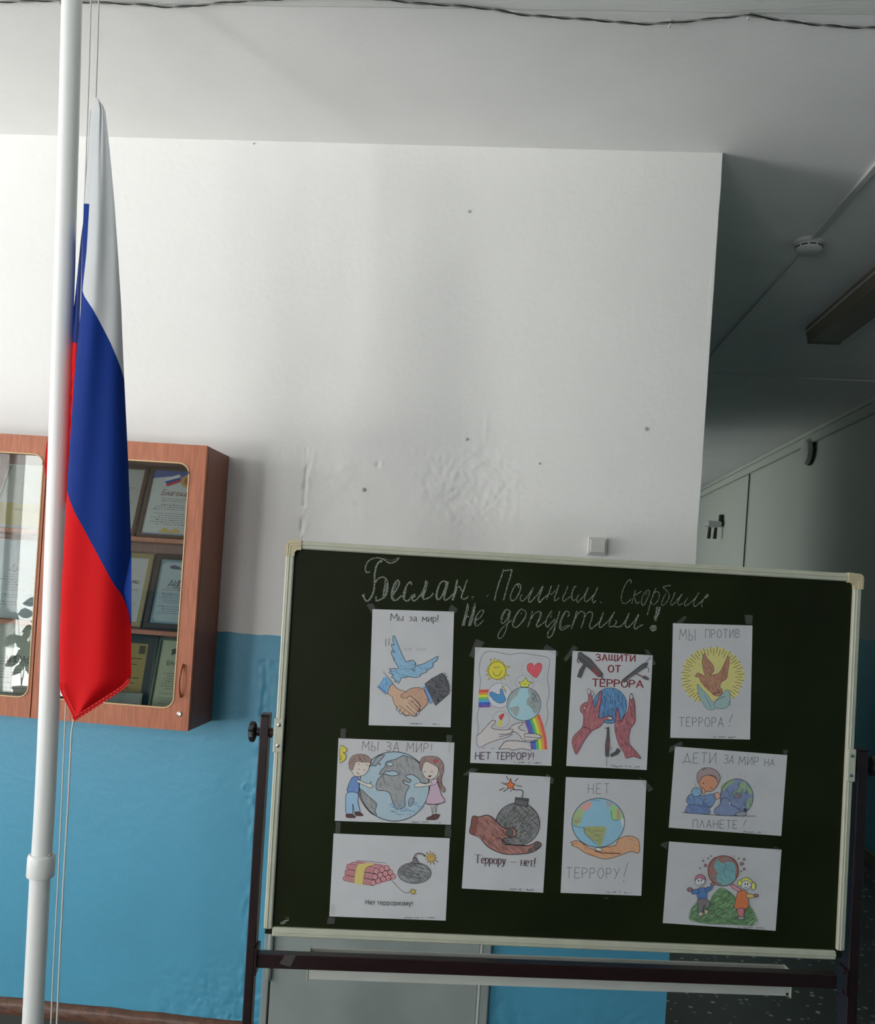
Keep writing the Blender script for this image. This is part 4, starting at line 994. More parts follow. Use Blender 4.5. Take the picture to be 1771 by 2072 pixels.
# 2. children hugging the globe
s = Sheet([(233, 118), (1374, 163), (1337, 976), (190, 940)], (640, 1470, 4.933), 1.6, 'landscape sheet with a boy and girl hugging a large grey and blue globe', .297, .21)
s.text('МЫ ЗА МИР!', 465, 238, 1150, 262, 92, 5, (75, 55, 65), italic=.06, gap=.32, jit=1.5).done('hand_lettering')
s.circ(780, 597, 345, 345, (125, 155, 170), 0, .62)
land = (122, 124, 126); LW = 6
na = [(560, 390), (600, 320), (650, 285), (685, 285), (660, 320), (620, 365), (595, 395), (565, 385)]
eu = [(635, 475), (660, 430), (690, 400), (700, 360), (740, 340), (790, 330), (850, 300), (880, 290), (980, 330), (1060, 400), (1110, 480), (1120, 560), (1050, 560), (1020, 520), (960, 480), (895, 490), (920, 520), (945, 530), (930, 560), (870, 535), (880, 570), (930, 595), (900, 650), (885, 720), (885, 790), (830, 822), (790, 810), (760, 740), (740, 670), (690, 640), (620, 635), (600, 600), (620, 530), (650, 500), (690, 475), (740, 490), (790, 490), (830, 475), (815, 455), (760, 440), (730, 450), (700, 445), (670, 475)]
sa = [(430, 620), (470, 640), (520, 690), (600, 760), (605, 790), (590, 840), (605, 885), (560, 870), (500, 810), (450, 730), (428, 670)]
for p in (na, eu, sa): s.fill(p, land, .8); s.line(p, LW, INK, True, True)
s.hatch(eu, 170, 5, (95, 97, 100), 1.3, 60); s.hatch(sa, 60, 5, (92, 94, 96), .9, 50)
s.shape([(925, 790), (920, 750), (940, 712), (970, 715), (965, 760), (940, 790)], land, 5); s.circ(740, 375, 32, 20, (140, 160, 170), 5, .8); s.circ(638, 374, 9, 9, None, 5)
s.circ(780, 597, 345, 345, None, 7); s.hatch(ell(900, 800, 200, 90), 60, 5, (85, 125, 155), .2, 60); s.done('drawn_globe')
# boy
s.shape([(395, 500), (425, 500), (425, 660), (320, 650), (330, 580), (365, 510)], (72, 108, 160), 5, .85); s.shape([(315, 660), (420, 665), (420, 740), (440, 860), (390, 865), (370, 770), (365, 875), (305, 870), (300, 760)], (118, 152, 180), 5, .8)
s.shape([(305, 875), (350, 870), (390, 890), (388, 908), (310, 905)], (70, 42, 40), 4, .95); s.shape([(390, 855), (430, 848), (468, 878), (460, 890), (400, 885)], (70, 42, 40), 4, .95)
s.shape([(350, 400), (345, 430), (365, 450), (390, 490), (440, 495), (500, 470), (535, 410), (540, 350), (380, 330)], (190, 170, 160), 4, .7); s.circ(352, 418, 14, 20, (190, 170, 160), 4)
hair = [(372, 430), (340, 410), (335, 350), (370, 295), (430, 275), (500, 285), (545, 320), (555, 370), (530, 400), (545, 360), (470, 355), (410, 350), (385, 390)]
s.shape(hair, (120, 88, 78), 4, .75); s.hatch(hair, 60, 4, (90, 62, 55), .6, 40)
s.shape([(420, 530), (520, 570), (555, 550), (545, 570), (575, 595), (530, 610), (500, 590), (420, 555)], (195, 178, 168), 4, .7)
s.line([(425, 430), (432, 422), (440, 430)], 4); s.line([(480, 438), (488, 430), (496, 438)], 4); s.line([(412, 455), (425, 470), (435, 472)], 5); s.line([(420, 375), (430, 370), (440, 378)], 4); s.line([(500, 375), (512, 380), (518, 392)], 4); s.done('drawn_boy')
# girl
s.shape([(1145, 560), (1190, 540), (1215, 580), (1245, 680), (1278, 745), (1200, 770), (1095, 765), (1120, 660)], (168, 138, 158), 5, .75); s.line([(1095, 768), (1150, 772), (1210, 775), (1275, 748)], 6, (80, 45, 70))
s.shape([(1140, 545), (1190, 520), (1200, 560), (1150, 585)], (180, 155, 170), 4, .7); s.line([(1140, 785), (1155, 870)], 4); s.line([(1165, 785), (1160, 860)], 4); s.line([(1180, 785), (1190, 860)], 4); s.line([(1200, 780), (1190, 860)], 4)
s.shape([(1140, 890), (1170, 870), (1225, 875), (1220, 895), (1190, 925), (1100, 925), (1105, 905)], (78, 48, 48), 4, .95)
s.shape([(1050, 370), (1055, 450), (1090, 510), (1150, 525), (1200, 490), (1215, 430), (1190, 380), (1100, 350)], (195, 172, 162), 4, .7)
gh = [(1040, 440), (1030, 370), (1060, 310), (1130, 295), (1210, 310), (1260, 370), (1265, 440), (1245, 520), (1250, 580), (1282, 620), (1270, 655), (1250, 640), (1225, 590), (1200, 520), (1230, 480), (1220, 420), (1200, 400), (1150, 370), (1100, 350), (1070, 370), (1055, 430)]
s.shape(gh, (118, 85, 76), 4, .78); s.hatch(gh, 80, 4, (85, 58, 52), 1.2, 36); s.circ(1188, 345, 16, 14, (190, 60, 60), 4, .95)
for yy in (510, 545, 580): s.line([(1205, yy), (1230, yy+18), (1250, yy)], 4, (70, 48, 45))
s.shape([(1145, 555), (1090, 570), (1030, 560), (985, 575), (985, 600), (1040, 600), (1140, 585)], (195, 175, 165), 4, .7)
s.line([(1070, 455), (1080, 445), (1092, 458)], 4); s.line([(1140, 455), (1150, 444), (1162, 455)], 4); s.shape([(1118, 492), (1145, 488), (1130, 505)], (90, 40, 45), 3, 1); s.done('drawn_girl')
s.shape([(250, 200), (285, 200), (315, 225), (305, 255), (280, 262), (305, 285), (300, 325), (270, 350), (245, 352)], (175, 165, 60), 4, .9); s.line([(250, 290), (262, 300), (250, 330), (262, 325)], 4); s.done('drawn_flower')
s.sign(950, 950, 1120, 4); s.sign(1180, 955, 1240, 4)
s.tape([[(245, 20), (300, 20), (290, 130), (240, 130)], [(1298, 80), (1360, 88), (1352, 160), (1300, 150)], [(1330, 120), (1350, 125), (1332, 265), (1312, 262)]])
# 3. dynamite and bomb
s = Sheet([(182, 1062), (1333, 1105), (1283, 1946), (133, 1900)], (640, 1470, 4.933), 1.6, 'landscape sheet with red dynamite sticks and a grey round bomb, bottom left of the board', .297, .21)
red = (168, 105, 112)
for (x0, y0, x1, y1) in ((300, 1365, 560, 1395), (355, 1350, 640, 1375), (415, 1340, 700, 1372)):
    pass
rows = [(310, 1395, 600, 1440, 30), (290, 1455, 580, 1500, 30), (272, 1515, 565, 1560, 30)]
s.fill([(310, 1370), (430, 1340), (720, 1385), (790, 1500), (740, 1535), (560, 1588), (275, 1540), (285, 1500), (290, 1440)], red, .85, False)
for (x0, y0, x1, y1, r_) in rows[::-1]:
    p = [(x0+r_, y0-r_+5), (x1, y1-r_), (x1, y1+r_), (x0+r_, y0+r_), (x0, y0+12), (x0, y0-10)]
    s.shape(p, red, 4, .85, sm=False)
    for k in range(3): s.line([(x0+20, y0-10+k*12), (x1-30, y1-12+k*12)], 2.5, (130, 70, 80), False)
for (a, b_, c_, d_) in ((360, 1365, 660, 1410), (410, 1348, 700, 1385)): s.line([(a, b_), (a+25, b_-12), (c_, d_-25)], 4)
s.fill([(410, 1385), (510, 1360), (590, 1375), (500, 1410), (480, 1480), (465, 1575), (380, 1558), (385, 1470)], (176, 160, 95), .95, True); s.line([(410, 1385), (385, 1470), (380, 1558)], 4); s.line([(590, 1375), (500, 1410), (480, 1480), (465, 1575)], 4)
for (x, y) in ((600, 1443), (655, 1427), (703, 1412), (585, 1500), (638, 1482), (688, 1467), (738, 1455), (567, 1560), (618, 1543), (668, 1522), (717, 1510), (766, 1497)):
    s.circ(x, y, 25, 27, (178, 118, 124), 4.5, .85); s.circ(x, y, 4, 4, (120, 60, 70), 0, 1)
s.line([(715, 1510), (760, 1545), (800, 1590), (850, 1640), (890, 1660), (930, 1658)], 5, (85, 60, 70))
def star(cx_, cy_, r1, r2, n, col, w, k=1.0, ph=0, ink=(90, 60, 40)):
    p = []
    for i in range(2*n):
        r_ = r1*(.75+.35*((i*7) % 5)/4) if i % 2 == 0 else r2
        p.append((cx_+r_*math.cos(math.pi*i/n+ph)*k, cy_+r_*math.sin(math.pi*i/n+ph)))
    return p
p = star(962, 1650, 38, 14, 12, None, 3); s.shape(p, (190, 165, 60), 3, .95, (80, 65, 50), False); s.done('drawn_dynamite')
bb = ell(977, 1460, 165, 106, n=40)[:-1]
s.fill(bb, (105, 106, 108), .85, False); s.hatch(bb, 160, 5, (70, 71, 74), .15, 90); s.hatch(bb, 60, 5, (140, 141, 143), .5, 60); s.line(bb, 5, INK, False, True)
s.shape([(940, 1360), (965, 1335), (965, 1305), (1000, 1308), (1010, 1340), (1025, 1362)], (95, 90, 96), 5, .9); s.line([(975, 1305), (985, 1275), (1015, 1258), (1060, 1265), (1095, 1290)], 8, (70, 55, 55)); s.line([(990, 1300), (1010, 1270), (1050, 1275), (1085, 1295)], 4, (70, 55, 55))
s.shape(star(1145, 1305, 78, 26, 11, None, 3), (200, 150, 70), 3.5, .9, (85, 60, 45), False); s.circ(1145, 1300, 14, 10, (205, 130, 60), 3, .9); s.done('drawn_bomb')
s.ftext('Нет терроризму!', 488, 1778, 955, 1793, 46, bold=0).done('printed_lettering')
s.sign(870, 1915, 1080, 4); s.sign(1100, 1915, 1180, 4)
s.tape([[(195, 950), (245, 955), (240, 1062), (190, 1060)], [(1290, 980), (1345, 985), (1350, 1105), (1280, 1095)], [(120, 1900), (190, 1905), (180, 1970), (105, 1968)], [(140, 1770), (192, 1778), (190, 1880), (140, 1885)]])
# 4. rainbow, globe and hands
s = Sheet([(165, 86), (781, 110), (747, 987), (127, 962)], (920, 1290, 3.837), 1.75, 'sheet with a smiling sun, red heart, small globe and rainbow over two open hands')
s.line([(198, 410), (205, 330), (195, 260), (210, 170), (250, 120), (330, 122), (420, 140), (520, 130), (640, 148), (720, 165), (730, 220), (715, 320), (730, 420), (712, 520), (720, 600), (700, 690)], 3.5, (75, 75, 85))
s.done('drawn_border')
s.line([(195, 545), (180, 620), (190, 700), (178, 760), (178, 820), (200, 850)], 3.5, (75, 75, 85)); s.line([(220, 852), (240, 846)], 3, (75, 75, 85)); s.line([(285, 850), (310, 855)], 3, (75, 75, 85)); s.done('drawn_border')
s.shape(star(332, 258, 92, 66, 17, None, 3, ph=.1), (196, 168, 45), 3, .9, (90, 75, 40), False); s.circ(332, 262, 66, 66, (196, 165, 40), 3.5, .9, (80, 65, 40))
s.line([(300, 270), (315, 298), (345, 300), (368, 265)], 3.5); s.line([(305, 245), (315, 236), (325, 246)], 3); s.line([(328, 240), (337, 232), (346, 243)], 3); s.done('drawn_sun')
s.circ(613, 255, 94, 92, None, 2, ink=(130, 130, 140)); s.shape([(612, 232), (604, 212), (585, 205), (563, 220), (563, 258), (590, 290), (626, 316), (650, 290), (670, 250), (671, 215), (650, 204), (628, 212)], (190, 65, 75), 3, .92, (120, 40, 50)); s.done('drawn_heart')
s.circ(543, 355, 70, 60, None, 2.5, ink=(110, 110, 120)); s.done('drawn_circle')
for k, cc in enumerate([(190, 55, 50), (205, 115, 45), (205, 185, 50), (80, 150, 70), (60, 130, 175), (40, 70, 150), (85, 60, 130)]):
    y0 = 408+k*19; s.fill([(195-k*1.2, y0), (275, y0-3), (285, y0+17), (192, y0+21)], cc, .92, False)
s.done('drawn_rainbow')
for k, cc in enumerate([(85, 60, 130), (40, 80, 165), (60, 150, 80), (190, 180, 50), (215, 130, 45), (195, 65, 50)]):
    o_ = k*19
    A = [(540+o_, 648-o_*.50), (565+o_*1.02, 710-o_*.35), (583+o_*1.08, 780-o_*.1), (590+o_*1.1, 862)]
    B_ = [(x+21, y-8) for x, y in A]; B_[-1] = (B_[-1][0], 862)
    s.fill(A+B_[::-1], cc, .9, False)
s.done('drawn_rainbow')
s.circ(351, 450, 90, 93, (165, 165, 172), 3, 1, (95, 95, 105)); s.mb = s.mb
s.shape([(275, 450), (280, 425), (300, 425), (330, 440), (355, 440), (355, 405), (372, 405), (382, 440), (398, 480), (380, 505), (345, 508), (310, 490), (290, 465)], (55, 115, 160), 3, .92, (40, 60, 90))
s.line([(375, 390), (385, 410), (400, 438)], 3, (110, 95, 60)); 
for (x, y) in ((372, 378), (382, 385), (392, 402), (368, 396), (398, 418)): s.circ(x, y, 5, 8, (165, 155, 75), 1.5, .9, (110, 100, 60))
s.done('drawn_dove')
s.circ(536, 515, 129, 127, (125, 165, 182), 0, .75)
s.fill([(430, 440), (470, 410), (500, 400), (490, 440), (460, 470), (435, 500), (430, 540), (490, 530), (500, 560), (480, 610), (455, 590), (420, 540), (415, 480)], (120, 132, 132), .8); s.fill([(570, 400), (610, 415), (650, 460), (660, 520), (645, 570), (615, 585), (590, 540), (560, 520), (560, 480), (590, 450), (570, 430)], (120, 128, 128), .85); s.hatch(ell(610, 480, 45, 80), 50, 3, (85, 90, 92), 1.1, 30); s.line([(590, 445), (615, 440), (640, 500)], 3); s.circ(536, 515, 129, 127, None, 4); s.done('drawn_globe')
s.shape([(510, 385), (512, 365), (495, 350), (530, 345), (552, 312), (562, 345), (600, 352), (570, 370), (572, 387)], (196, 175, 60), 3, .92, sm=False); s.line([(530, 358), (542, 366), (555, 356)], 2.5); s.done('drawn_star')
s.circ(362, 632, 65, 64, None, 2.5, ink=(110, 110, 120)); s.fill([(343, 640), (370, 640), (366, 684), (340, 682)], (190, 165, 55), .95, False); s.shape([(348, 620), (350, 605), (382, 588), (378, 615), (360, 635)], (185, 50, 50), 2, .95, (110, 35, 35)); s.line([(362, 640), (363, 630)], 3); s.done('drawn_candle')
sk = (172, 162, 160)
s.fill([(185, 755), (240, 690), (300, 640), (318, 650), (290, 690), (330, 708), (440, 705), (458, 725), (410, 765), (370, 785), (250, 825), (205, 845)], sk, .55, True); s.fill([(345, 858), (390, 800), (480, 795), (545, 802), (640, 790), (672, 770), (640, 745), (560, 740), (540, 715), (495, 700), (530, 660), (515, 655), (440, 690), (470, 720), (520, 800), (590, 855), (500, 860)], sk, .55, True)
s.line([(182, 755), (220, 720), (255, 680), (290, 645), (318, 642), (310, 665), (288, 690), (310, 705), (380, 712), (450, 708), (425, 740), (345, 745)], 4); s.line([(455, 722), (430, 745), (345, 765)], 4); s.line([(450, 745), (400, 770), (345, 785), (300, 800), (250, 820), (205, 845)], 4)
s.line([(420, 705), (460, 670), (530, 653), (520, 670), (495, 695), (515, 712), (545, 720)], 4); s.line([(450, 725), (490, 740), (528, 792)], 4); s.line([(540, 742), (600, 738), (655, 752), (672, 772), (620, 770), (548, 765)], 4); s.line([(660, 775), (620, 790), (545, 792)], 4); s.line([(545, 802), (600, 806), (640, 792)], 4); s.line([(540, 740), (543, 802)], 3.5)
s.line([(345, 858), (370, 825), (400, 798), (470, 795), (540, 802)], 5); s.line([(345, 858), (420, 855), (450, 865), (520, 855), (590, 868)], 4); s.done('drawn_hands')
s.text('НЕТ ТЕРРОРУ!', 165, 935, 610, 940, 54, 6, (60, 45, 65), italic=.06, gap=.2, jit=1).done('hand_lettering')
s.sign(460, 960, 590, 3.4); s.sign(610, 965, 670, 3.4)
s.tape([[(165, 10), (232, 38), (150, 160), (112, 142)], [(712, 52), (806, 110), (800, 150), (690, 82)]])
# 5. bomb held on a hand
s = Sheet([(115, 1047), (736, 1083), (690, 1979), (61, 1946)], (920, 1290, 3.837), 1.75, 'sheet with a brown hand holding up a round grey bomb with lit fuse')
bo = ell(488, 1445, 170, 165, n=44)[:-1]
s.fill(bo, (98, 98, 98), .88, False); s.hatch(bo, 260, 4, (62, 62, 63), .75, 80); s.hatch(bo, 130, 3, (135, 135, 135), 2.4, 50); s.line(bo, 5, INK, False, True)
s.shape([(470, 1240), (570, 1250), (562, 1310), (465, 1295)], (72, 72, 74), 5, .9, sm=False); s.line([(470, 1252), (568, 1264)], 5); s.line([(518, 1240), (528, 1200), (510, 1182), (470, 1182), (450, 1170)], 6)
s.shape([(430, 1092), (440, 1128), (468, 1138), (448, 1155), (455, 1180), (430, 1165), (405, 1175), (412, 1150), (385, 1135), (418, 1128)], (200, 95, 50), 4, .95, sm=False)
for (a, b_, c_, d_) in ((400, 1076, 412, 1105), (488, 1092, 462, 1118), (360, 1124, 390, 1140), (478, 1150, 520, 1155), (345, 1185, 385, 1165), (378, 1195, 400, 1176), (435, 1180, 432, 1192)): s.line([(a, b_), (c_, d_)], 5, INK, False)
s.done('drawn_bomb')
hd = [(143, 1385), (190, 1390), (250, 1375), (300, 1400), (350, 1450), (390, 1480), (450, 1475), (478, 1500), (470, 1540), (420, 1550), (380, 1560), (380, 1600), (460, 1605), (560, 1610), (600, 1600), (640, 1580), (670, 1605), (640, 1640), (570, 1670), (430, 1680), (350, 1665), (260, 1620), (190, 1545), (122, 1515), (130, 1450)]
s.shape(hd, (130, 84, 76), 6, .88); s.hatch(hd, 260, 4, (95, 55, 50), .75, 70); s.hatch(hd, 90, 3, (165, 112, 100), .7, 60)
s.fill([(143, 1385), (185, 1390), (175, 1480), (160, 1530), (122, 1510)], (105, 62, 55), .95, False); s.shape([(408, 1490), (445, 1490), (450, 1535), (412, 1535), (402, 1510)], (72, 72, 70), 3, .95); s.shape([(575, 1640), (600, 1635), (590, 1665), (568, 1668)], (75, 75, 75), 3, .95); s.shape([(618, 1605), (645, 1590), (652, 1625), (615, 1640)], (75, 75, 75), 3, .95)
s.line([(370, 1560), (395, 1595), (480, 1610), (560, 1612)], 5); s.line([(320, 1560), (350, 1555), (380, 1575)], 4); s.line([(375, 1490), (385, 1520), (440, 1550)], 4); s.done('drawn_hand')
s.text('Террору – нет!', 160, 1745, 620, 1772, 64, 5.5, (62, 34, 48), serif=True, gap=.16).done('printed_lettering')
s.line([(370, 1795), (385, 1830)], 2, (130, 130, 135)); s.line([(330, 1890), (430, 1900)], 1.6, (140, 140, 145)); s.done('pencil_scribble'); s.sign(430, 1950, 540, 3.4); s.sign(560, 1955, 615, 3.4)
s.tape([[(130, 1010), (190, 1020), (115, 1070), (62, 1065)], [(720, 1055), (775, 1100), (760, 1140), (690, 1090)]])
# 6. hands reaching around the globe, rifles
s = Sheet([(150, 111), (766, 146), (724, 1020), (103, 988)], (1120, 1290, 3.837), 2.1, 'sheet with two reddish hands around a blue globe and three dark rifles')
tc_ = (95, 38, 45)
s.text('ЗАЩИТИ', 328, 186, 628, 193, 50, 7, tc_, gap=.25, double=True); s.done('hand_lettering'); s.text('ОТ', 424, 272, 516, 274, 50, 8, tc_, gap=.2, double=True); s.done('hand_lettering'); s.text('ТЕРРОРА', 300, 380, 690, 392, 55, 8, tc_, gap=.18, double=True); s.done('hand_lettering')
gl = ell(438, 528, 130, 136, n=44)[:-1]
s.fill(gl, (62, 105, 145), .88, False); s.hatch(gl, 190, 4, (42, 75, 112), 1.5, 60); s.hatch(gl, 60, 3, (90, 140, 172), 1.6, 40); s.line(gl, 3.5, (40, 55, 75), False, True); s.line([(405, 455), (400, 520), (412, 600)], 3, (45, 70, 100)); s.line([(370, 640), (420, 655), (470, 655), (470, 625)], 4, (60, 100, 135)); s.done('drawn_globe')
skn = (128, 72, 78); inkb = (70, 32, 38)
lh = [(148, 815), (160, 760), (210, 710), (230, 680), (235, 600), (212, 570), (215, 530), (245, 505), (270, 495), (272, 440), (262, 415), (275, 400), (295, 440), (300, 450), (305, 490), (320, 545), (345, 490), (358, 425), (372, 425), (368, 500), (355, 570), (358, 625), (430, 605), (460, 625), (440, 640), (400, 640), (360, 690), (300, 720), (250, 780), (210, 850), (178, 898)]
s.shape(lh, skn, 4, .9, inkb); s.hatch(lh, 200, 4, (95, 48, 55), 1.9, 50); s.hatch(lh, 60, 3, (160, 105, 108), 1.9, 40)
s.shape([(262, 405), (275, 400), (288, 415), (285, 440), (265, 432)], (150, 145, 150), 3, .9); s.shape([(292, 425), (305, 418), (312, 440), (300, 455)], (150, 145, 150), 3, .9); s.shape([(425, 612), (455, 618), (452, 634), (425, 628)], (150, 148, 152), 3, .9); s.circ(243, 545, 10, 16, (150, 110, 112), 3, .9); s.line([(235, 690), (270, 700), (290, 715)], 5, inkb)
s.done('drawn_hand')
rh = [(605, 435), (590, 460), (578, 560), (545, 610), (520, 645), (510, 600), (500, 560), (490, 550), (485, 590), (480, 640), (475, 700), (490, 770), (510, 830), (545, 880), (565, 928), (620, 915), (678, 932), (640, 880), (590, 820), (585, 760), (598, 700), (630, 655), (632, 600), (628, 510), (612, 460)]
s.shape(rh, skn, 4, .9, inkb); s.hatch(rh, 200, 4, (95, 48, 55), 1.2, 50); s.hatch(rh, 60, 3, (160, 105, 108), 1.2, 40); s.shape([(600, 440), (612, 450), (608, 480), (590, 470)], (150, 148, 152), 3, .9); s.line([(505, 640), (525, 650), (545, 625)], 4, inkb); s.done('drawn_hand')
gk = (58, 55, 58)
s.fill([(190, 125), (210, 118), (290, 175), (340, 235), (385, 285), (380, 310), (345, 310), (280, 250), (215, 200), (188, 170)], gk, .95, False); s.fill([(235, 205), (262, 215), (235, 265), (215, 318), (183, 310), (200, 255)], gk, .95, False); s.fill([(300, 240), (320, 240), (360, 290), (350, 305), (315, 280)], (105, 45, 50), .95, False); s.line([(370, 305), (400, 345)], 8, gk, False); s.line([(190, 160), (185, 190), (200, 195), (192, 205)], 5, gk)
s.line([(195, 135), (290, 210), (350, 270)], 3, (95, 92, 95)); s.line([(270, 160), (290, 185)], 4, gk)
s.done('drawn_rifle'); s.fill([(530, 330), (560, 305), (690, 205), (728, 200), (722, 230), (600, 310), (545, 355)], gk, .95, False); s.line([(700, 212), (748, 160)], 5, gk, False); s.line([(640, 285), (690, 310), (720, 325)], 10, (95, 62, 62), False); s.shape([(700, 300), (735, 320), (725, 332), (690, 318)], gk, 2, .9); s.line([(730, 205), (705, 235), (735, 245), (730, 275)], 4, gk); s.line([(560, 330), (700, 225)], 3, (95, 92, 95))
s.done('drawn_rifle'); s.fill([(415, 690), (432, 690), (434, 750), (438, 800), (435, 860), (430, 920), (402, 915), (400, 830), (412, 755)], gk, .95, False); s.line([(402, 698), (428, 705)], 7, gk, False); s.fill([(438, 900), (480, 875), (495, 848), (522, 868), (500, 900), (450, 920)], gk, .95, False); s.fill([(412, 800), (436, 800), (434, 850), (408, 850)], (85, 55, 58), .95, False); s.line([(436, 845), (450, 850), (445, 870)], 3, gk); s.line([(415, 920), (412, 990)], 3.5, (90, 88, 92), False); s.line([(350, 750), (345, 840), (360, 900)], 1.5, (150, 150, 152)); s.done('drawn_rifle')
s.sign(448, 990, 605, 3.4); s.sign(630, 995, 685, 3.4)
s.tape([[(155, 58), (190, 82), (100, 185), (75, 172)], [(705, 90), (735, 95), (795, 200), (780, 218)]])
# 7. globe on an open hand
s = Sheet([(91, 1083), (712, 1108), (690, 2005), (64, 1981)], (1120, 1290, 3.837), 2.1, 'sheet with a blue and green globe resting on an orange open palm')
s.text('НЕТ', 262, 1212, 430, 1210, 78, 4, (75, 75, 85), italic=.05, gap=.35, jit=1.5); s.done('hand_lettering'); s.text('ТЕРРОРУ', 105, 1865, 515, 1872, 82, 4, (70, 70, 80), gap=.3, jit=2); s.line([(580, 1745), (552, 1855)], 4, (70, 70, 80)); s.line([(548, 1888), (553, 1892)], 6, (70, 70, 80)); s.done('hand_lettering')
s.circ(346, 1436, 203, 190, (98, 140, 168), 0, .82)
s.fill([(195, 1325), (230, 1290), (275, 1268), (295, 1290), (270, 1330), (235, 1350), (215, 1345)], (165, 118, 110), .85); s.fill([(150, 1430), (155, 1380), (190, 1330), (235, 1345), (220, 1400), (205, 1450), (170, 1460)], (120, 140, 95), .85); s.hatch([(150, 1440), (165, 1390), (220, 1400), (200, 1455)], 40, 3, (120, 100, 80), 2.6, 30)
s.fill([(230, 1480), (270, 1465), (400, 1470), (395, 1540), (375, 1600), (350, 1622), (335, 1590), (290, 1560), (250, 1520)], (120, 125, 78), .88); s.hatch([(240, 1485), (395, 1475), (370, 1600), (340, 1600)], 60, 3, (95, 92, 62), .1, 50)
s.fill([(438, 1300), (480, 1310), (520, 1350), (540, 1400), (520, 1410), (455, 1415), (440, 1370)], (115, 150, 95), .85); s.fill([(488, 1320), (512, 1345), (515, 1395), (490, 1410)], (150, 105, 88), .9, False); s.fill([(400, 1270), (440, 1280), (455, 1300), (420, 1310)], (125, 120, 125), .85); s.fill([(515, 1405), (545, 1400), (548, 1450), (535, 1480)], (155, 158, 160), .9, False)
s.line([(155, 1450), (190, 1470), (235, 1475), (245, 1520), (290, 1560), (330, 1600)], 3); s.line([(445, 1340), (450, 1400), (480, 1418), (515, 1405)], 3); s.line([(290, 1265), (320, 1258), (330, 1268), (360, 1262)], 3, (90, 80, 85)); s.circ(346, 1436, 203, 190, None, 4.5); s.done('drawn_globe')
ph_ = [(135, 1590), (160, 1578), (205, 1580), (250, 1610), (300, 1640), (400, 1625), (480, 1610), (500, 1570), (540, 1545), (590, 1538), (650, 1560), (668, 1610), (662, 1670), (600, 1660), (520, 1690), (450, 1710), (400, 1718), (330, 1700), (250, 1670), (190, 1630), (142, 1610), (160, 1600)]
s.shape(ph_, (180, 120, 85), 4, .85); s.hatch(ph_, 130, 4, (155, 92, 62), .5, 50); s.fill([(500, 1600), (560, 1560), (620, 1590), (570, 1640), (520, 1650)], (190, 115, 80), .8)
s.shape([(325, 1640), (345, 1628), (378, 1640), (370, 1656), (335, 1652)], (175, 165, 158), 3.5, .95); s.line([(325, 1652), (370, 1668), (440, 1672), (520, 1675)], 6); s.done('drawn_hand')
s.sign(420, 1978, 530, 3.4); s.sign(555, 1980, 615, 3.4)
s.tape([[(660, 1080), (715, 1110), (775, 1175), (740, 1200), (690, 1150)][:4], [(395, 2010), (430, 2020), (425, 2030), (390, 2025)]])
# 8. brown dove in yellow rays
s = Sheet([(126, 73), (636, 87), (625, 798), (116, 786)], (1320, 1240, 3.138), 2.6, 'sheet with a brown dove over pale blue hands in yellow rays, top right')
s.text('МЫ', 170, 178, 268, 178, 68, 3.6, (70, 70, 76), gap=.35, jit=1); s.done('hand_lettering'); s.text('ПРОТИВ', 335, 165, 552, 163, 52, 3.6, (70, 70, 76), gap=.3, jit=1); s.done('hand_lettering'); s.text('ТЕРРОРА', 172, 715, 452, 718, 56, 3.6, (66, 66, 72), gap=.3, jit=1); s.line([(512, 640), (492, 690)], 3.4, (66, 66, 72)); s.line([(490, 712), (493, 716)], 4.5, (66, 66, 72)); s.done('hand_lettering')
ray_ = []
for i in range(48):
    t = 2*math.pi*i/48; r_ = 1+s.rn.uniform(-.05, .03); ray_.append((383+200*r_*math.cos(t), 405+183*r_*math.sin(t)))
s.fill([p for p in ray_ if not (p[1] > 545 and 300 < p[0] < 500)], (150, 138, 62), .72, False)
for i in range(56):
    t = 2*math.pi*i/56+.03
    if 1.05 < t < 2.15 and i % 2: continue
    a, b_ = (.80, 1.02) if i % 2 else (.72, .95)
    if 1.1 < t < 1.95: continue
    s.line([(383+200*a*math.cos(t), 405+183*a*math.sin(t)), (383+200*b_*math.cos(t), 405+183*b_*math.sin(t))], 3, (55, 50, 42), False)
s.done('drawn_rays')
dv = [(272, 405), (285, 385), (305, 390), (335, 405), (325, 370), (315, 310), (328, 262), (345, 290), (380, 330), (390, 370), (370, 395), (420, 385), (450, 340), (480, 280), (488, 320), (480, 370), (470, 420), (440, 440), (430, 470), (445, 490), (440, 520), (400, 525), (370, 500), (345, 480), (310, 440), (295, 410)]
s.shape(dv, (122, 84, 64), 3, .88, (72, 48, 40)); s.hatch(dv, 120, 3, (92, 60, 46), .8, 28)
for k in range(5): s.line([(430+k*4, 440-k*18), (475-k*2, 400-k*22)], 2.2, (72, 48, 40), False)
for k in range(4): s.line([(390-k*3, 520-k*4), (430+k*3, 490+k*6)], 2.2, (72, 48, 40), False)
s.done('drawn_dove')
s.shape([(285, 455), (310, 480), (340, 510), (380, 560), (400, 575), (395, 610), (350, 608), (320, 570), (295, 520)], (100, 120, 122), 3, .85, (70, 80, 85)); s.shape([(400, 560), (440, 520), (470, 490), (490, 500), (495, 560), (470, 600), (420, 605), (395, 590)], (100, 120, 122), 3, .85, (70, 80, 85)); s.line([(330, 520), (360, 570), (372, 600)], 2.5, (60, 68, 72)); s.line([(398, 560), (430, 540), (460, 530)], 3); s.line([(490, 560), (494, 586)], 3); s.done('drawn_hands')
s.sign(390, 780, 470, 3); s.sign(485, 783, 560, 3)
s.tape([[(150, 62), (205, 18), (218, 30), (185, 68)], [(585, 12), (638, 15), (632, 75), (592, 68)]])
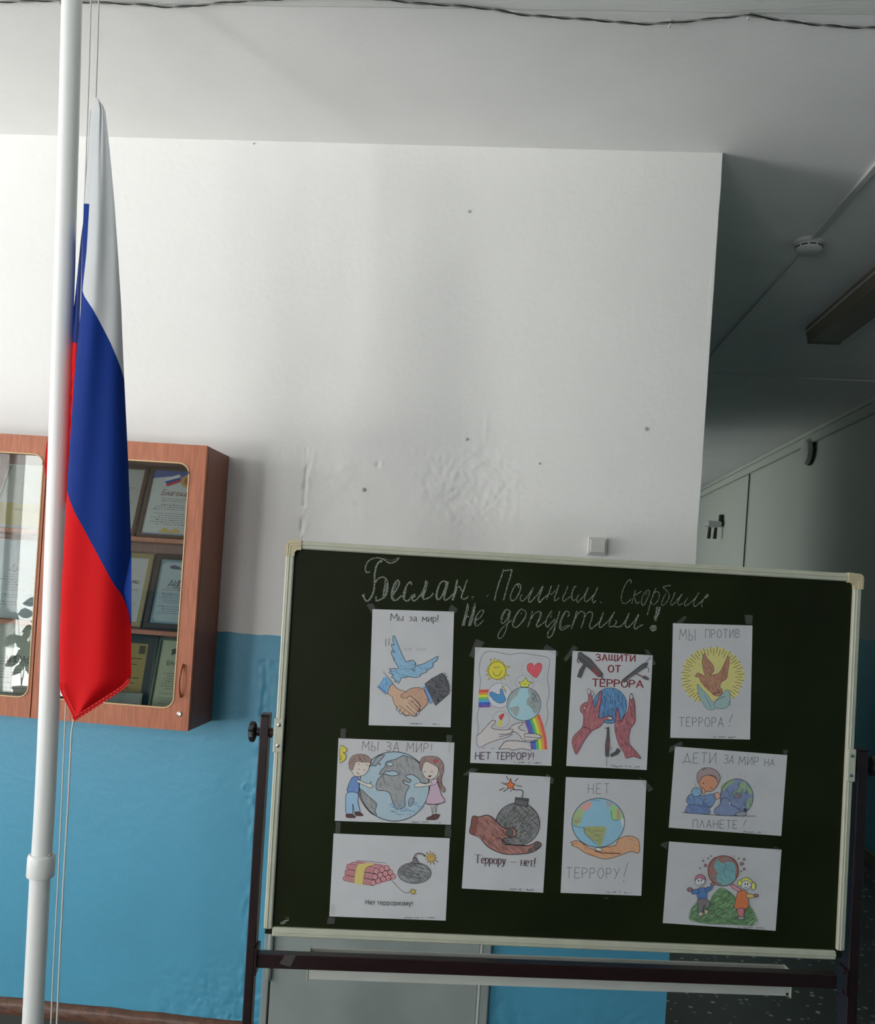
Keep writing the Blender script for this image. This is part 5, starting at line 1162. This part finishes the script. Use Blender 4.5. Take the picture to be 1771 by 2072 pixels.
# 9. boy listening to the globe
s = Sheet([(137, 850), (855, 904), (825, 1416), (108, 1361)], (1320, 1240, 3.138), 2.9, 'landscape sheet with a boy in blue holding a stethoscope to the globe', .297, .21)
s.text('ДЕТИ', 190, 958, 400, 955, 66, 3.5, (62, 62, 70), italic=.05, gap=.25, jit=1); s.done('hand_lettering'); s.text('ЗА', 448, 955, 510, 962, 55, 3.5, (62, 62, 70), gap=.2); s.done('hand_lettering'); s.text('МИР', 545, 965, 670, 970, 52, 3.5, (62, 62, 70), gap=.3, jit=1); s.done('hand_lettering'); s.text('НА', 710, 972, 772, 974, 44, 3.5, (62, 62, 70), gap=.3); s.done('hand_lettering'); s.text('ПЛАНЕТЕ', 260, 1362, 540, 1368, 50, 3.5, (62, 62, 70), gap=.3, jit=1); s.line([(598, 1312), (582, 1350)], 3.4, (62, 62, 70)); s.line([(583, 1366), (586, 1368)], 4, (62, 62, 70)); s.done('hand_lettering')
s.circ(535, 1170, 105, 116, (72, 84, 112), 0, .85)
for p in ([(430, 1110), (455, 1080), (500, 1060), (520, 1070), (480, 1100), (450, 1130)], [(510, 1150), (540, 1120), (560, 1080), (590, 1075), (600, 1120), (560, 1150), (530, 1175)], [(600, 1110), (625, 1115), (635, 1150), (615, 1150)], [(600, 1190), (635, 1180), (620, 1240), (600, 1230)]): s.fill(p, (88, 108, 76), .85)
s.circ(540, 1160, 22, 18, (84, 74, 70), 2, .85); s.hatch(ell(535, 1180, 100, 110), 120, 3, (52, 62, 90), 1.1, 30); s.circ(535, 1170, 105, 116, None, 3.5)
for (a, b_, c_, d_) in ((438, 1040, 446, 1056), (470, 1026, 475, 1042), (508, 1020, 510, 1035), (550, 1018, 548, 1034), (592, 1034, 586, 1048), (645, 1110, 660, 1106)): s.line([(a, b_), (c_, d_)], 2, (95, 95, 105), False)
s.shape([(395, 1270), (400, 1240), (430, 1215), (440, 1180), (480, 1180), (500, 1215), (540, 1240), (560, 1265), (520, 1285), (440, 1285)], (72, 84, 112), 3, .85); s.circ(423, 1205, 5, 10, (150, 150, 155), 2, 1); s.circ(492, 1208, 5, 12, (150, 150, 155), 2, 1); s.circ(590, 1250, 10, 9, (40, 40, 45), 2, 1); s.shape([(525, 1280), (560, 1262), (590, 1265), (600, 1282), (560, 1290)], (95, 95, 98), 3, .85); s.done('drawn_globe')
s.shape([(225, 1165), (250, 1150), (310, 1160), (400, 1150), (395, 1200), (360, 1240), (300, 1220), (250, 1225), (215, 1195)], (70, 90, 122), 3, .88); s.shape([(230, 1220), (300, 1222), (355, 1235), (365, 1272), (300, 1275), (215, 1265), (212, 1250)], (66, 82, 116), 3, .88); s.hatch([(225, 1165), (400, 1150), (360, 1270), (215, 1265)], 80, 3, (50, 64, 98), 1.2, 30)
s.circ(278, 1138, 32, 28, (80, 110, 130), 3, .85); s.shape([(290, 1080), (300, 1045), (350, 1030), (400, 1050), (415, 1085), (385, 1125), (350, 1135), (315, 1120)], (135, 90, 66), 3, .88); s.shape([(280, 1060), (282, 1020), (310, 992), (360, 985), (405, 1005), (428, 1045), (415, 1080), (395, 1040), (350, 1030), (310, 1045), (292, 1080)], (104, 88, 90), 3, .85); s.line([(320, 1000), (312, 985)], 3); s.line([(335, 995), (322, 980)], 3); s.circ(322, 1082, 3.5, 4.5, INK, 0, 1); s.line([(362, 1105), (378, 1112)], 3)
s.line([(275, 1080), (272, 1110), (310, 1160), (345, 1175), (390, 1155), (405, 1150)], 3, (70, 95, 110)); s.line([(330, 1175), (325, 1200), (360, 1230), (385, 1220)], 2.5); s.shape([(395, 1145), (415, 1140), (430, 1155), (425, 1178), (402, 1180)], (140, 105, 88), 3, .9); s.shape([(310, 1110), (325, 1118), (335, 1140), (318, 1148)], (140, 100, 80), 3, .9); s.done('drawn_boy')
s.line([(190, 1265), (300, 1275), (500, 1288), (655, 1290)], 3); s.done('ground_line'); s.sign(580, 1390, 655, 3); s.sign(670, 1392, 720, 3)
s.tape([[(110, 850), (185, 815), (195, 835), (105, 890)], [(830, 868), (860, 870), (855, 905), (828, 890)]])
# 10. children on a green hill
s = Sheet([(99, 1450), (819, 1502), (786, 2020), (73, 1970)], (1320, 1240, 3.138), 3.1, 'landscape sheet with two children lifting a brown and teal globe over a green hill', .297, .21)
hl = [(240, 1945), (250, 1880), (300, 1830), (360, 1850), (380, 1800), (430, 1748), (480, 1765), (520, 1800), (540, 1840), (600, 1845), (640, 1890), (668, 1955), (640, 1985), (500, 1978), (380, 1975), (300, 1965)]
s.fill(hl, (60, 86, 56), .92, False); s.hatch(hl, 300, 4, (42, 64, 40), .35, 50); s.hatch(hl, 180, 3.5, (88, 116, 80), 2.5, 40); s.line(hl, 3, (50, 72, 48), True, True); s.done('drawn_hill')
s.circ(446, 1637, 96, 97, (72, 108, 112), 0, .9); s.fill([(350, 1640), (355, 1590), (390, 1550), (410, 1560), (388, 1610), (410, 1650), (405, 1700), (440, 1728), (395, 1715), (365, 1690)], (98, 66, 60), .92); s.fill([(410, 1548), (450, 1538), (510, 1555), (540, 1600), (545, 1660), (525, 1690), (525, 1610), (490, 1580), (430, 1585)], (102, 62, 54), .92)
s.hatch(ell(446, 1637, 92, 92), 120, 3, (60, 92, 98), .6, 30); s.circ(446, 1637, 96, 97, None, 5, ink=(70, 48, 46)); s.line([(440, 1580), (462, 1600), (448, 1640), (470, 1690)], 2.5, (55, 75, 80)); s.done('drawn_globe')
for (x, y, r_) in ((300, 1620, 5), (318, 1573, 6), (350, 1557, 5), (367, 1542, 4), (333, 1603, 11), (515, 1543, 3), (545, 1558, 5), (578, 1563, 8), (563, 1592, 12), (580, 1625, 8), (562, 1640, 4)): s.circ(x, y, r_, r_, (88, 62, 68), 2, .9, (60, 48, 52), n=6)
s.done('drawn_blossom')
blu = (44, 72, 112)
s.shape([(285, 1755), (330, 1745), (345, 1775), (340, 1818), (290, 1812)], blu, 3, .92); s.shape([(285, 1755), (250, 1765), (255, 1785), (292, 1780)], blu, 3, .92); s.shape([(335, 1750), (375, 1735), (380, 1750), (345, 1775)], blu, 3, .92); s.circ(237, 1757, 17, 13, (92, 62, 66), 3, .9); s.circ(382, 1722, 14, 10, (98, 66, 66), 3, .9)
s.circ(300, 1702, 32, 33, (140, 134, 136), 3, .8); s.shape([(268, 1700), (275, 1672), (305, 1660), (332, 1680), (330, 1695), (300, 1682), (280, 1690)], (120, 68, 84), 3, .9); s.circ(292, 1700, 4, 7, INK, 0, 1); s.circ(310, 1698, 4, 7, INK, 0, 1); s.line([(290, 1718), (305, 1726), (320, 1715)], 3)
s.shape([(290, 1818), (345, 1818), (368, 1850), (345, 1880), (330, 1855), (318, 1900), (295, 1905), (290, 1860)], (70, 68, 70), 3, .9); s.shape([(295, 1905), (318, 1900), (325, 1918), (300, 1925)], (120, 110, 100), 3, .85); s.shape([(335, 1885), (355, 1890), (350, 1915), (332, 1905)], (120, 110, 100), 3, .85); s.done('drawn_boy')
s.shape([(545, 1770), (590, 1765), (605, 1800), (605, 1875), (525, 1875), (530, 1820)], (180, 72, 38), 3, .93); s.shape([(545, 1768), (505, 1745), (495, 1725), (515, 1728), (560, 1755)], (140, 88, 100), 3, .9); s.shape([(600, 1785), (640, 1790), (645, 1805), (605, 1810)], (150, 118, 58), 3, .9); s.circ(658, 1795, 14, 10, (92, 66, 66), 3, .9); s.circ(502, 1722, 10, 7, (110, 76, 78), 2, .9)
s.circ(593, 1722, 34, 33, (146, 140, 138), 3, .8); yl = (170, 138, 66); s.shape([(560, 1715), (565, 1690), (595, 1680), (628, 1700), (630, 1720), (600, 1700), (575, 1705)], yl, 3, .92); s.circ(553, 1715, 14, 20, yl, 3, .92); s.circ(640, 1735, 14, 24, yl, 3, .92); s.circ(588, 1722, 4, 7, INK, 0, 1); s.circ(603, 1722, 4, 7, INK, 0, 1); s.line([(580, 1738), (592, 1746), (606, 1738)], 3)
s.shape([(545, 1878), (580, 1878), (578, 1925), (552, 1925), (540, 1900)], (130, 70, 78), 3, .9); s.shape([(548, 1930), (580, 1928), (580, 1945), (550, 1948)], (96, 96, 98), 3, .9); s.done('drawn_girl')
s.sign(545, 2000, 640, 3); s.sign(660, 2002, 712, 3)
s.tape([[(60, 1460), (100, 1450), (90, 1500), (50, 1475)], [(775, 1480), (820, 1500), (800, 1520), (765, 1492)]])
# ------------------------------------------------------------------ certificates on the cabinet shelves
fr_brown = mat('brown_frame', (.12, .055, .03), .35); fr_gold = mat('dull_gold_frame', (.34, .28, .14), .4); fr_dark = mat('dark_frame', (.05, .028, .022), .35); fr_green = mat('green_glass_frame', (.10, .15, .09), .3); fr_black = mat('black_board_frame', (.02, .022, .018), .3)
def poly(d, pts, X, Z, col, y=-.0050):
    o = len(d.v); d.v += [(X(a), y, Z(b_)) for a, b_ in pts]; d.f.append(tuple(range(o, o+len(pts)))); d.c.append((*col, 1))
def crest(d, X, Z):
    poly(d, [(0, 0), (1, 0), (1, .06), (.7, .10), (.3, .09), (0, .13)], X, Z, (.10, .13, .40))
    poly(d, [(.22, .13), (.48, .05), (.52, .09), (.26, .17)], X, Z, (.75, .75, .78), -.0052); poly(d, [(.24, .17), (.52, .09), (.54, .12), (.28, .21)], X, Z, (.05, .09, .4), -.0052); poly(d, [(.27, .21), (.54, .12), (.55, .16), (.30, .25)], X, Z, (.5, .03, .03), -.0052)
    poly(d, [(.52+.30*0+.14+.13*math.cos(t*.4488), .15+.10*math.sin(t*.4488)) for t in range(14)], X, Z, (.55, .33, .12), -.0054); poly(d, [(.66+.06*math.cos(t*.898), .15+.06*math.sin(t*.898)) for t in range(7)], X, Z, (.40, .12, .06), -.0056)
    poly(d, [(.30, .95), (.42, .88), (.52, .93), (.62, .88), (.74, .95), (.60, .97), (.45, .97)], X, Z, (.55, .42, .16)); poly(d, [(0, .97), (1, .97), (1, 1), (0, 1)], X, Z, (.25, .30, .5))
def border(col):
    def f(d, X, Z):
        for (a, b_, c_, e) in ((0, 1, 0, .035), (0, 1, .965, 1), (0, .05, 0, 1), (.95, 1, 0, 1)): poly(d, [(a, c_), (b_, c_), (b_, e), (a, e)], X, Z, col)
        poly(d, [(0, 0), (.18, 0), (0, .12)], X, Z, col, -.0052); poly(d, [(0, 1), (.18, 1), (0, .88)], X, Z, col, -.0052); poly(d, [(.22, .10), (.34, .08), (.46, .11), (.50, .15), (.38, .145), (.26, .14)], X, Z, (.12, .12, .2), -.0052)
    return f
ink = (.05, .03, .05, 1); redi = (.22, .04, .05, 1)
xA = at(278, 1081, 2.985).x
mxw = lambda x: min(.215, CXR-tk-.004-x)
certificate('framed_certificate', xA, SH1+.001, mxw(xA), .272, .36, .012, fr_brown, (.55, .58, .60), 'brown framed certificate with tricolour ribbon, right end of the top shelf', title=[('Благодар', .22, .30, .022, .0009, redi, .3)], extra=crest, seed=1)
certificate('framed_certificate', xA-.222, SH1+.001, .215, .272, .36, .014, fr_brown, (.42, .42, .42), 'brown framed certificate on the top shelf half hidden behind the flag', seed=2, extra=lambda d, X, Z: (poly(d, [(.55+.16*math.cos(t*.524), .13+.10*math.sin(t*.524)) for t in range(12)], X, Z, (.30, .20, .14)), poly(d, [(0, .93), (1, .93), (1, 1), (0, 1)], X, Z, (.4, .22, .2))))
xB = at(290, 1265, 2.985).x
certificate('framed_certificate', xB, SH2+.001, mxw(xB), .275, .33, .020, fr_dark, (.40, .50, .56), 'dark framed pale blue diploma on the middle shelf beside the door stile', title=[('ДИПЛОМ', .26, .32, .022, .0010, ink, .15), ('П о с', .42, .40, .012, .0008, ink, .3)], extra=border((.22, .33, .42)), seed=3)
certificate('framed_certificate', xB-.218, SH2+.001, .212, .272, .33, .018, fr_gold, (.50, .52, .55), 'gold framed letter on the middle shelf touching the flag edge', title=[('письмо', .52, .33, .018, .0009, ink, .1)], seed=4)
zB = CZ0+tk+.001
xC = at(296, 1430, 2.965).x
certificate('framed_certificate', xC, zB, mxw(xC), .285, .30, .009, fr_green, (.42, .46, .32), 'green edged letter on the bottom shelf behind the cabinet handle', Y=2.975, title=[('БЛАГОДА', .22, .27, .016, .0008, ink, 0)], extra=lambda d, X, Z: poly(d, [(.28, .12), (.45, .09), (.62, .13), (.60, .19), (.44, .16), (.30, .20)], X, Z, (.06, .08, .05)), seed=5)
def plate(d, X, Z):
    poly(d, [(.18, .10), (.86, .10), (.86, .78), (.18, .78)], X, Z, (.38, .29, .10)); poly(d, [(.70, .13), (.82, .13), (.82, .24), (.70, .24)], X, Z, (.10, .08, .05), -.0052)
    for k, y in enumerate((.30, .38, .45, .56, .63, .70)): poly(d, [(.28, y), (.78-.08*(k % 3), y), (.78-.08*(k % 3), y+.012), (.28, y+.012)], X, Z, (.10, .07, .03), -.0052)
certificate('award_plaque', xC-.225, zB, .212, .290, .25, .012, fr_black, (.02, .022, .018), 'black award plaque with a gold plate on the bottom shelf beside the flag', 'plaque', Y=3.02, lines=False, extra=plate)
fd = thing('folder', Matrix.Translation((xC-.22, 2.955, zB)) @ Matrix.Rotation(-.2, 4, 'X'), 'dark green marbled folder leaning in front of the black plaque', 'folder')
m_fold = mat('dark_green_marble_cover', (.018, .030, .022), .3, color2=(.10, .13, .11), nscale=10)
MB().box(0, .205, -.006, 0, 0, .085, .001).build('cover', m_fold, fd, WM[fd.name]); MB().box(.196, .199, -.0075, -.006, .002, .083).build('edge_strip', fr_gold, fd, WM[fd.name])
xR_ = -1.58
certificate('framed_certificate', xR_-.235, SH1+.001, .225, .262, .45, .006, m_grey, (.50, .50, .47), 'pale certificate with a yellow band on the top shelf of the left door', seed=6, lines=False, extra=lambda d, X, Z: (poly(d, [(0, .60), (1, .62), (1, .97), (0, .95)], X, Z, (.48, .40, .16)), poly(d, [(.3, .70), (.8, .71), (.8, .72), (.3, .71)], X, Z, (.12, .10, .06), -.0052)))
certificate('framed_certificate', xR_-.235, SH2+.001, .225, .285, .22, .006, m_grey, (.45, .52, .58), 'large pale blue diploma on the middle shelf of the left door', title=[('Диплом', .25, .30, .030, .0008, (.15, .15, .2, 1), .35)], extra=lambda d, X, Z: poly(d, [(.74+.05*math.cos(t*.698), .15+.05*math.sin(t*.698)) for t in range(9)], X, Z, (.10, .11, .12)), seed=7)
certificate('framed_certificate', xR_-.235, zB, .225, .300, .22, .006, m_grey, (.42, .46, .42), 'pale green diploma on the bottom shelf of the left door', title=[('ДИПЛОМ', .28, .40, .026, .0010, (.10, .10, .12, 1), 0)], seed=8)
# ------------------------------------------------------------------ small things on walls and ceiling
p0 = at(1190, 1087, D); p1 = at(1226, 1124, D)
sw = thing('light_switch', (p0.x, D, p1.z), 'square pale light switch on the wall above the chalkboard', 'switch')
MB().box(p0.x, p1.x, D-.022, D-.001, p1.z, p0.z, .003).build('housing', m_switch, sw)
MB().box(p0.x+.008, p1.x-.006, D-.027, D-.021, p1.z+.006, p0.z-.007, .002).build('rocker', m_switch, sw)
# smoke detector
sd = onz(1638, 488, HC)
t = thing('smoke_detector', sd, 'round white smoke detector on the corridor ceiling', 'smoke detector')
MB().lathe([(.062, 0), (.062, -.012), (.058, -.016)], sd, (0, 0, 1), 36).build('base', m_grey, t)
MB().lathe([(.052, -.016), (.054, -.040), (.046, -.048), (.030, -.052), (.001, -.053)], sd, (0, 0, 1), 36).build('cover', m_grey, t)
for k in range(10):
    a = 2*math.pi*k/10; MB().box(-.012, .012, -.055, -.051, -.031, -.026, 0, Matrix.Translation(sd) @ Matrix.Rotation(a, 4, 'Z')).build('vent_slot', m_dark, t)
# cable duct on the ceiling
du = thing('cable_duct', (1.18, 3.0, HC), 'thin white cable duct running along the corridor ceiling to the smoke detector', 'cable duct')
MB().box(sd.x-.012, sd.x+.012, -2.4, sd.y-.055, HC-.014, HC-.0005, .002).build('duct', m_grey, du)
MB().tube([(sd.x+.003*math.sin(k*.9), sd.y+.06+k*.25, HC-.006) for k in range(36)], .0035, 8).build('cable', m_grey, du)
# ceiling lamp, hung lengthwise
lf = onz(1633, 662, HC); lx0 = lf.x-.005; lx1 = lx0+.20
la = thing('ceiling_lamp', (lx0+.1, lf.y-.7, HC), 'long box ceiling lamp with dusty unlit cover in the corridor', 'lamp')
b = MB().prism([(lx0+.0, HC-.001), (lx0, HC-.03), (lx0+.018, HC-.085), (lx0+.182, HC-.085), (lx1, HC-.03), (lx1, HC-.001)], lf.y-1.40, lf.y)
b.build('housing', m_lamp, la)
MB().box(lx0+.012, lx1-.012, lf.y-.02, lf.y+.004, HC-.090, HC-.001, .004).box(lx0+.012, lx1-.012, lf.y-1.404, lf.y-1.38, HC-.090, HC-.001, .004).build('end_cap', m_lampend, la)
MB().box(lx0-.004, lx0+.002, lf.y-1.4, lf.y, HC-.034, HC-.026).build('side_strip', m_grey, la)
# twisted wire along the slab joint
W1 = [(-260, 12), (0, 4), (122, 1), (168, 4), (264, 8), (356, 14), (457, 5), (528, 0), (640, -4), (740, -3), (803, 1), (833, 6), (900, 10), (990, 18), (1062, 30), (1195, 40), (1293, 48), (1343, 47), (1411, 41), (1470, 35), (1515, 31), (1589, 42), (1677, 52), (1771, 56), (2000, 50)]
q = smooth_path(W1, n=26); P = [onz(x, y, HC-.009) for x, y in q]
wr = thing('ceiling_wire', P[len(P)//2], 'twisted two-strand wire sagging across the ceiling slab joint', 'wire')
L_ = 0
for k, mt in enumerate((m_dark, mat('grey_insulation', (.22, .22, .21), .5))):
    L_ = 0; pts = []
    for i, p in enumerate(P):
        if i: L_ += (P[i]-P[i-1]).length
        a = L_*2*math.pi/.11+k*math.pi
        pts.append(p+Vector((0, math.cos(a)*.0017, math.sin(a)*.0017)))
    MB().tube(pts, .0019, 7).build('strand', mt, wr)
for (x, y) in ((1515, 31), (122, 1), (1343+13, 46)):
    p = onz(x, y, HC-.004); MB().box(p.x-.003, p.x+.003, p.y-.008, p.y+.008, HC-.014, HC-.0005, .001).build('clip', m_grey, wr)
# corridor wall fittings
cy_, cz_ = 7.823, 3.006-.0
cl = thing('wall_sounder', (XR, cy_, cz_), 'round pale disc with a dark rim on the corridor wall under the ceiling', 'wall disc')
MB().lathe([(.105, 0), (.108, .03), (.102, .062), (.09, .07), (.001, .072)], (XR, cy_, cz_), (-1, 0, 0), 40).build('face', m_grey, cl)
MB().lathe([(.112, .004), (.114, .016), (.110, .028)], (XR, cy_, cz_), (-1, 0, 0), 40).build('rim', m_dark, cl)
fy_, fz_ = 10.83, 2.61
ff = thing('wall_floodlight', (XR, fy_, fz_), 'small pale twin-tube fitting on a bracket high on the bright corridor wall', 'light fitting')
MB().box(XR-.20, XR-.03, fy_-.09, fy_+.09, fz_-.03, fz_+.035, .015).build('body', m_grey, ff)
MB().box(XR-.05, XR, fy_-.03, fy_+.03, fz_-.02, fz_+.12, .006).build('bracket', m_dark, ff)
for dx in (-.15, -.08): MB().tube([(XR+dx, fy_, fz_-.04), (XR+dx-.008, fy_-.01, fz_-.17)], [.018, .022], 12).build('tube', m_dark, ff)
cn = thing('wall_conduit', (XR, 9.735, 1.6), 'thin dark vertical cable running down the corridor wall', 'cable')
MB().tube([(XR-.012, 9.735, 3.075), (XR-.012, 9.735, 2.4), (XR-.010, 9.74, 1.2), (XR-.010, 9.74, .1)], .007, 8).build('cable', m_dark, cn)
# tulle curtain and potted plant at the window behind the camera (seen in the cabinet glass)
ct = thing('tulle_curtain', (-4.7, YB+.18, 3.0), 'sheer tulle curtain panel at the window reflected in the cabinet glass', 'curtain')
b = MB(); b.smooth = True; n = 60
for j in (0, 1):
    for i in range(n+1):
        x = -4.95+.34*i/n; b.v.append((x, YB+.28+.012*math.sin(i*.9), .30 if j == 0 else 3.02))
for i in range(n): b.f.append((i, i+1, n+2+i, n+1+i))
b.build('panel', m_tulle, ct); MB().tube([(-5.9, YB+.28, 3.03), (-3.7, YB+.28, 3.03)], .01, 8).build('rail', m_white, ct)
pl = thing('potted_plant', (-4.62, YB+.12, .28), 'leafy potted plant on the window sill reflected in the cabinet glass', 'plant')
pb = Vector((-4.62, YB+.09, .28))
MB().lathe([(.06, 0), (.075, .12), (.085, .13), (.083, .15), (.07, .15), (.068, .13), (.001, .125)], pb, (0, 0, 1), 24).build('pot', m_pot, pl)
rn = random.Random(12)
for k in range(5):
    a = rn.uniform(0, 6.28); h = rn.uniform(.55, 1.0); r_ = rn.uniform(.05, .24)
    pts = [pb+Vector((math.cos(a)*r_*t**1.5, math.sin(a)*r_*.3*t**1.5, .12+h*t)) for t in [i/8 for i in range(9)]]
    st = MB().tube(pts, [.005-.003*i/8 for i in range(9)], 6).build('stem', m_leaf, pl)
    for i in range(3, 9, 2):
        for sd_ in (-1, 1):
            L = rn.uniform(.11, .19); d = Vector((sd_*rn.uniform(.6, 1), rn.uniform(-.2, .2), rn.uniform(-.7, .3))).normalized(); u_ = d.cross(Vector((0, 1, 0))).normalized(); p = pts[i]
            b = MB(); pr = [(0, 0), (.25, .22), (.5, .28), (.75, .18), (1, 0)]
            b.v = [tuple(p+d*L*a_+u_*L*w_+Vector((0, 0, -.03*a_*a_))) for a_, w_ in pr]+[tuple(p+d*L*a_-u_*L*w_+Vector((0, 0, -.03*a_*a_))) for a_, w_ in pr[1:-1][::-1]]
            b.f = [(0, 1, 7), (1, 2, 6, 7), (2, 3, 5, 6), (3, 4, 5)]; b.build('leaf', m_leaf, st)
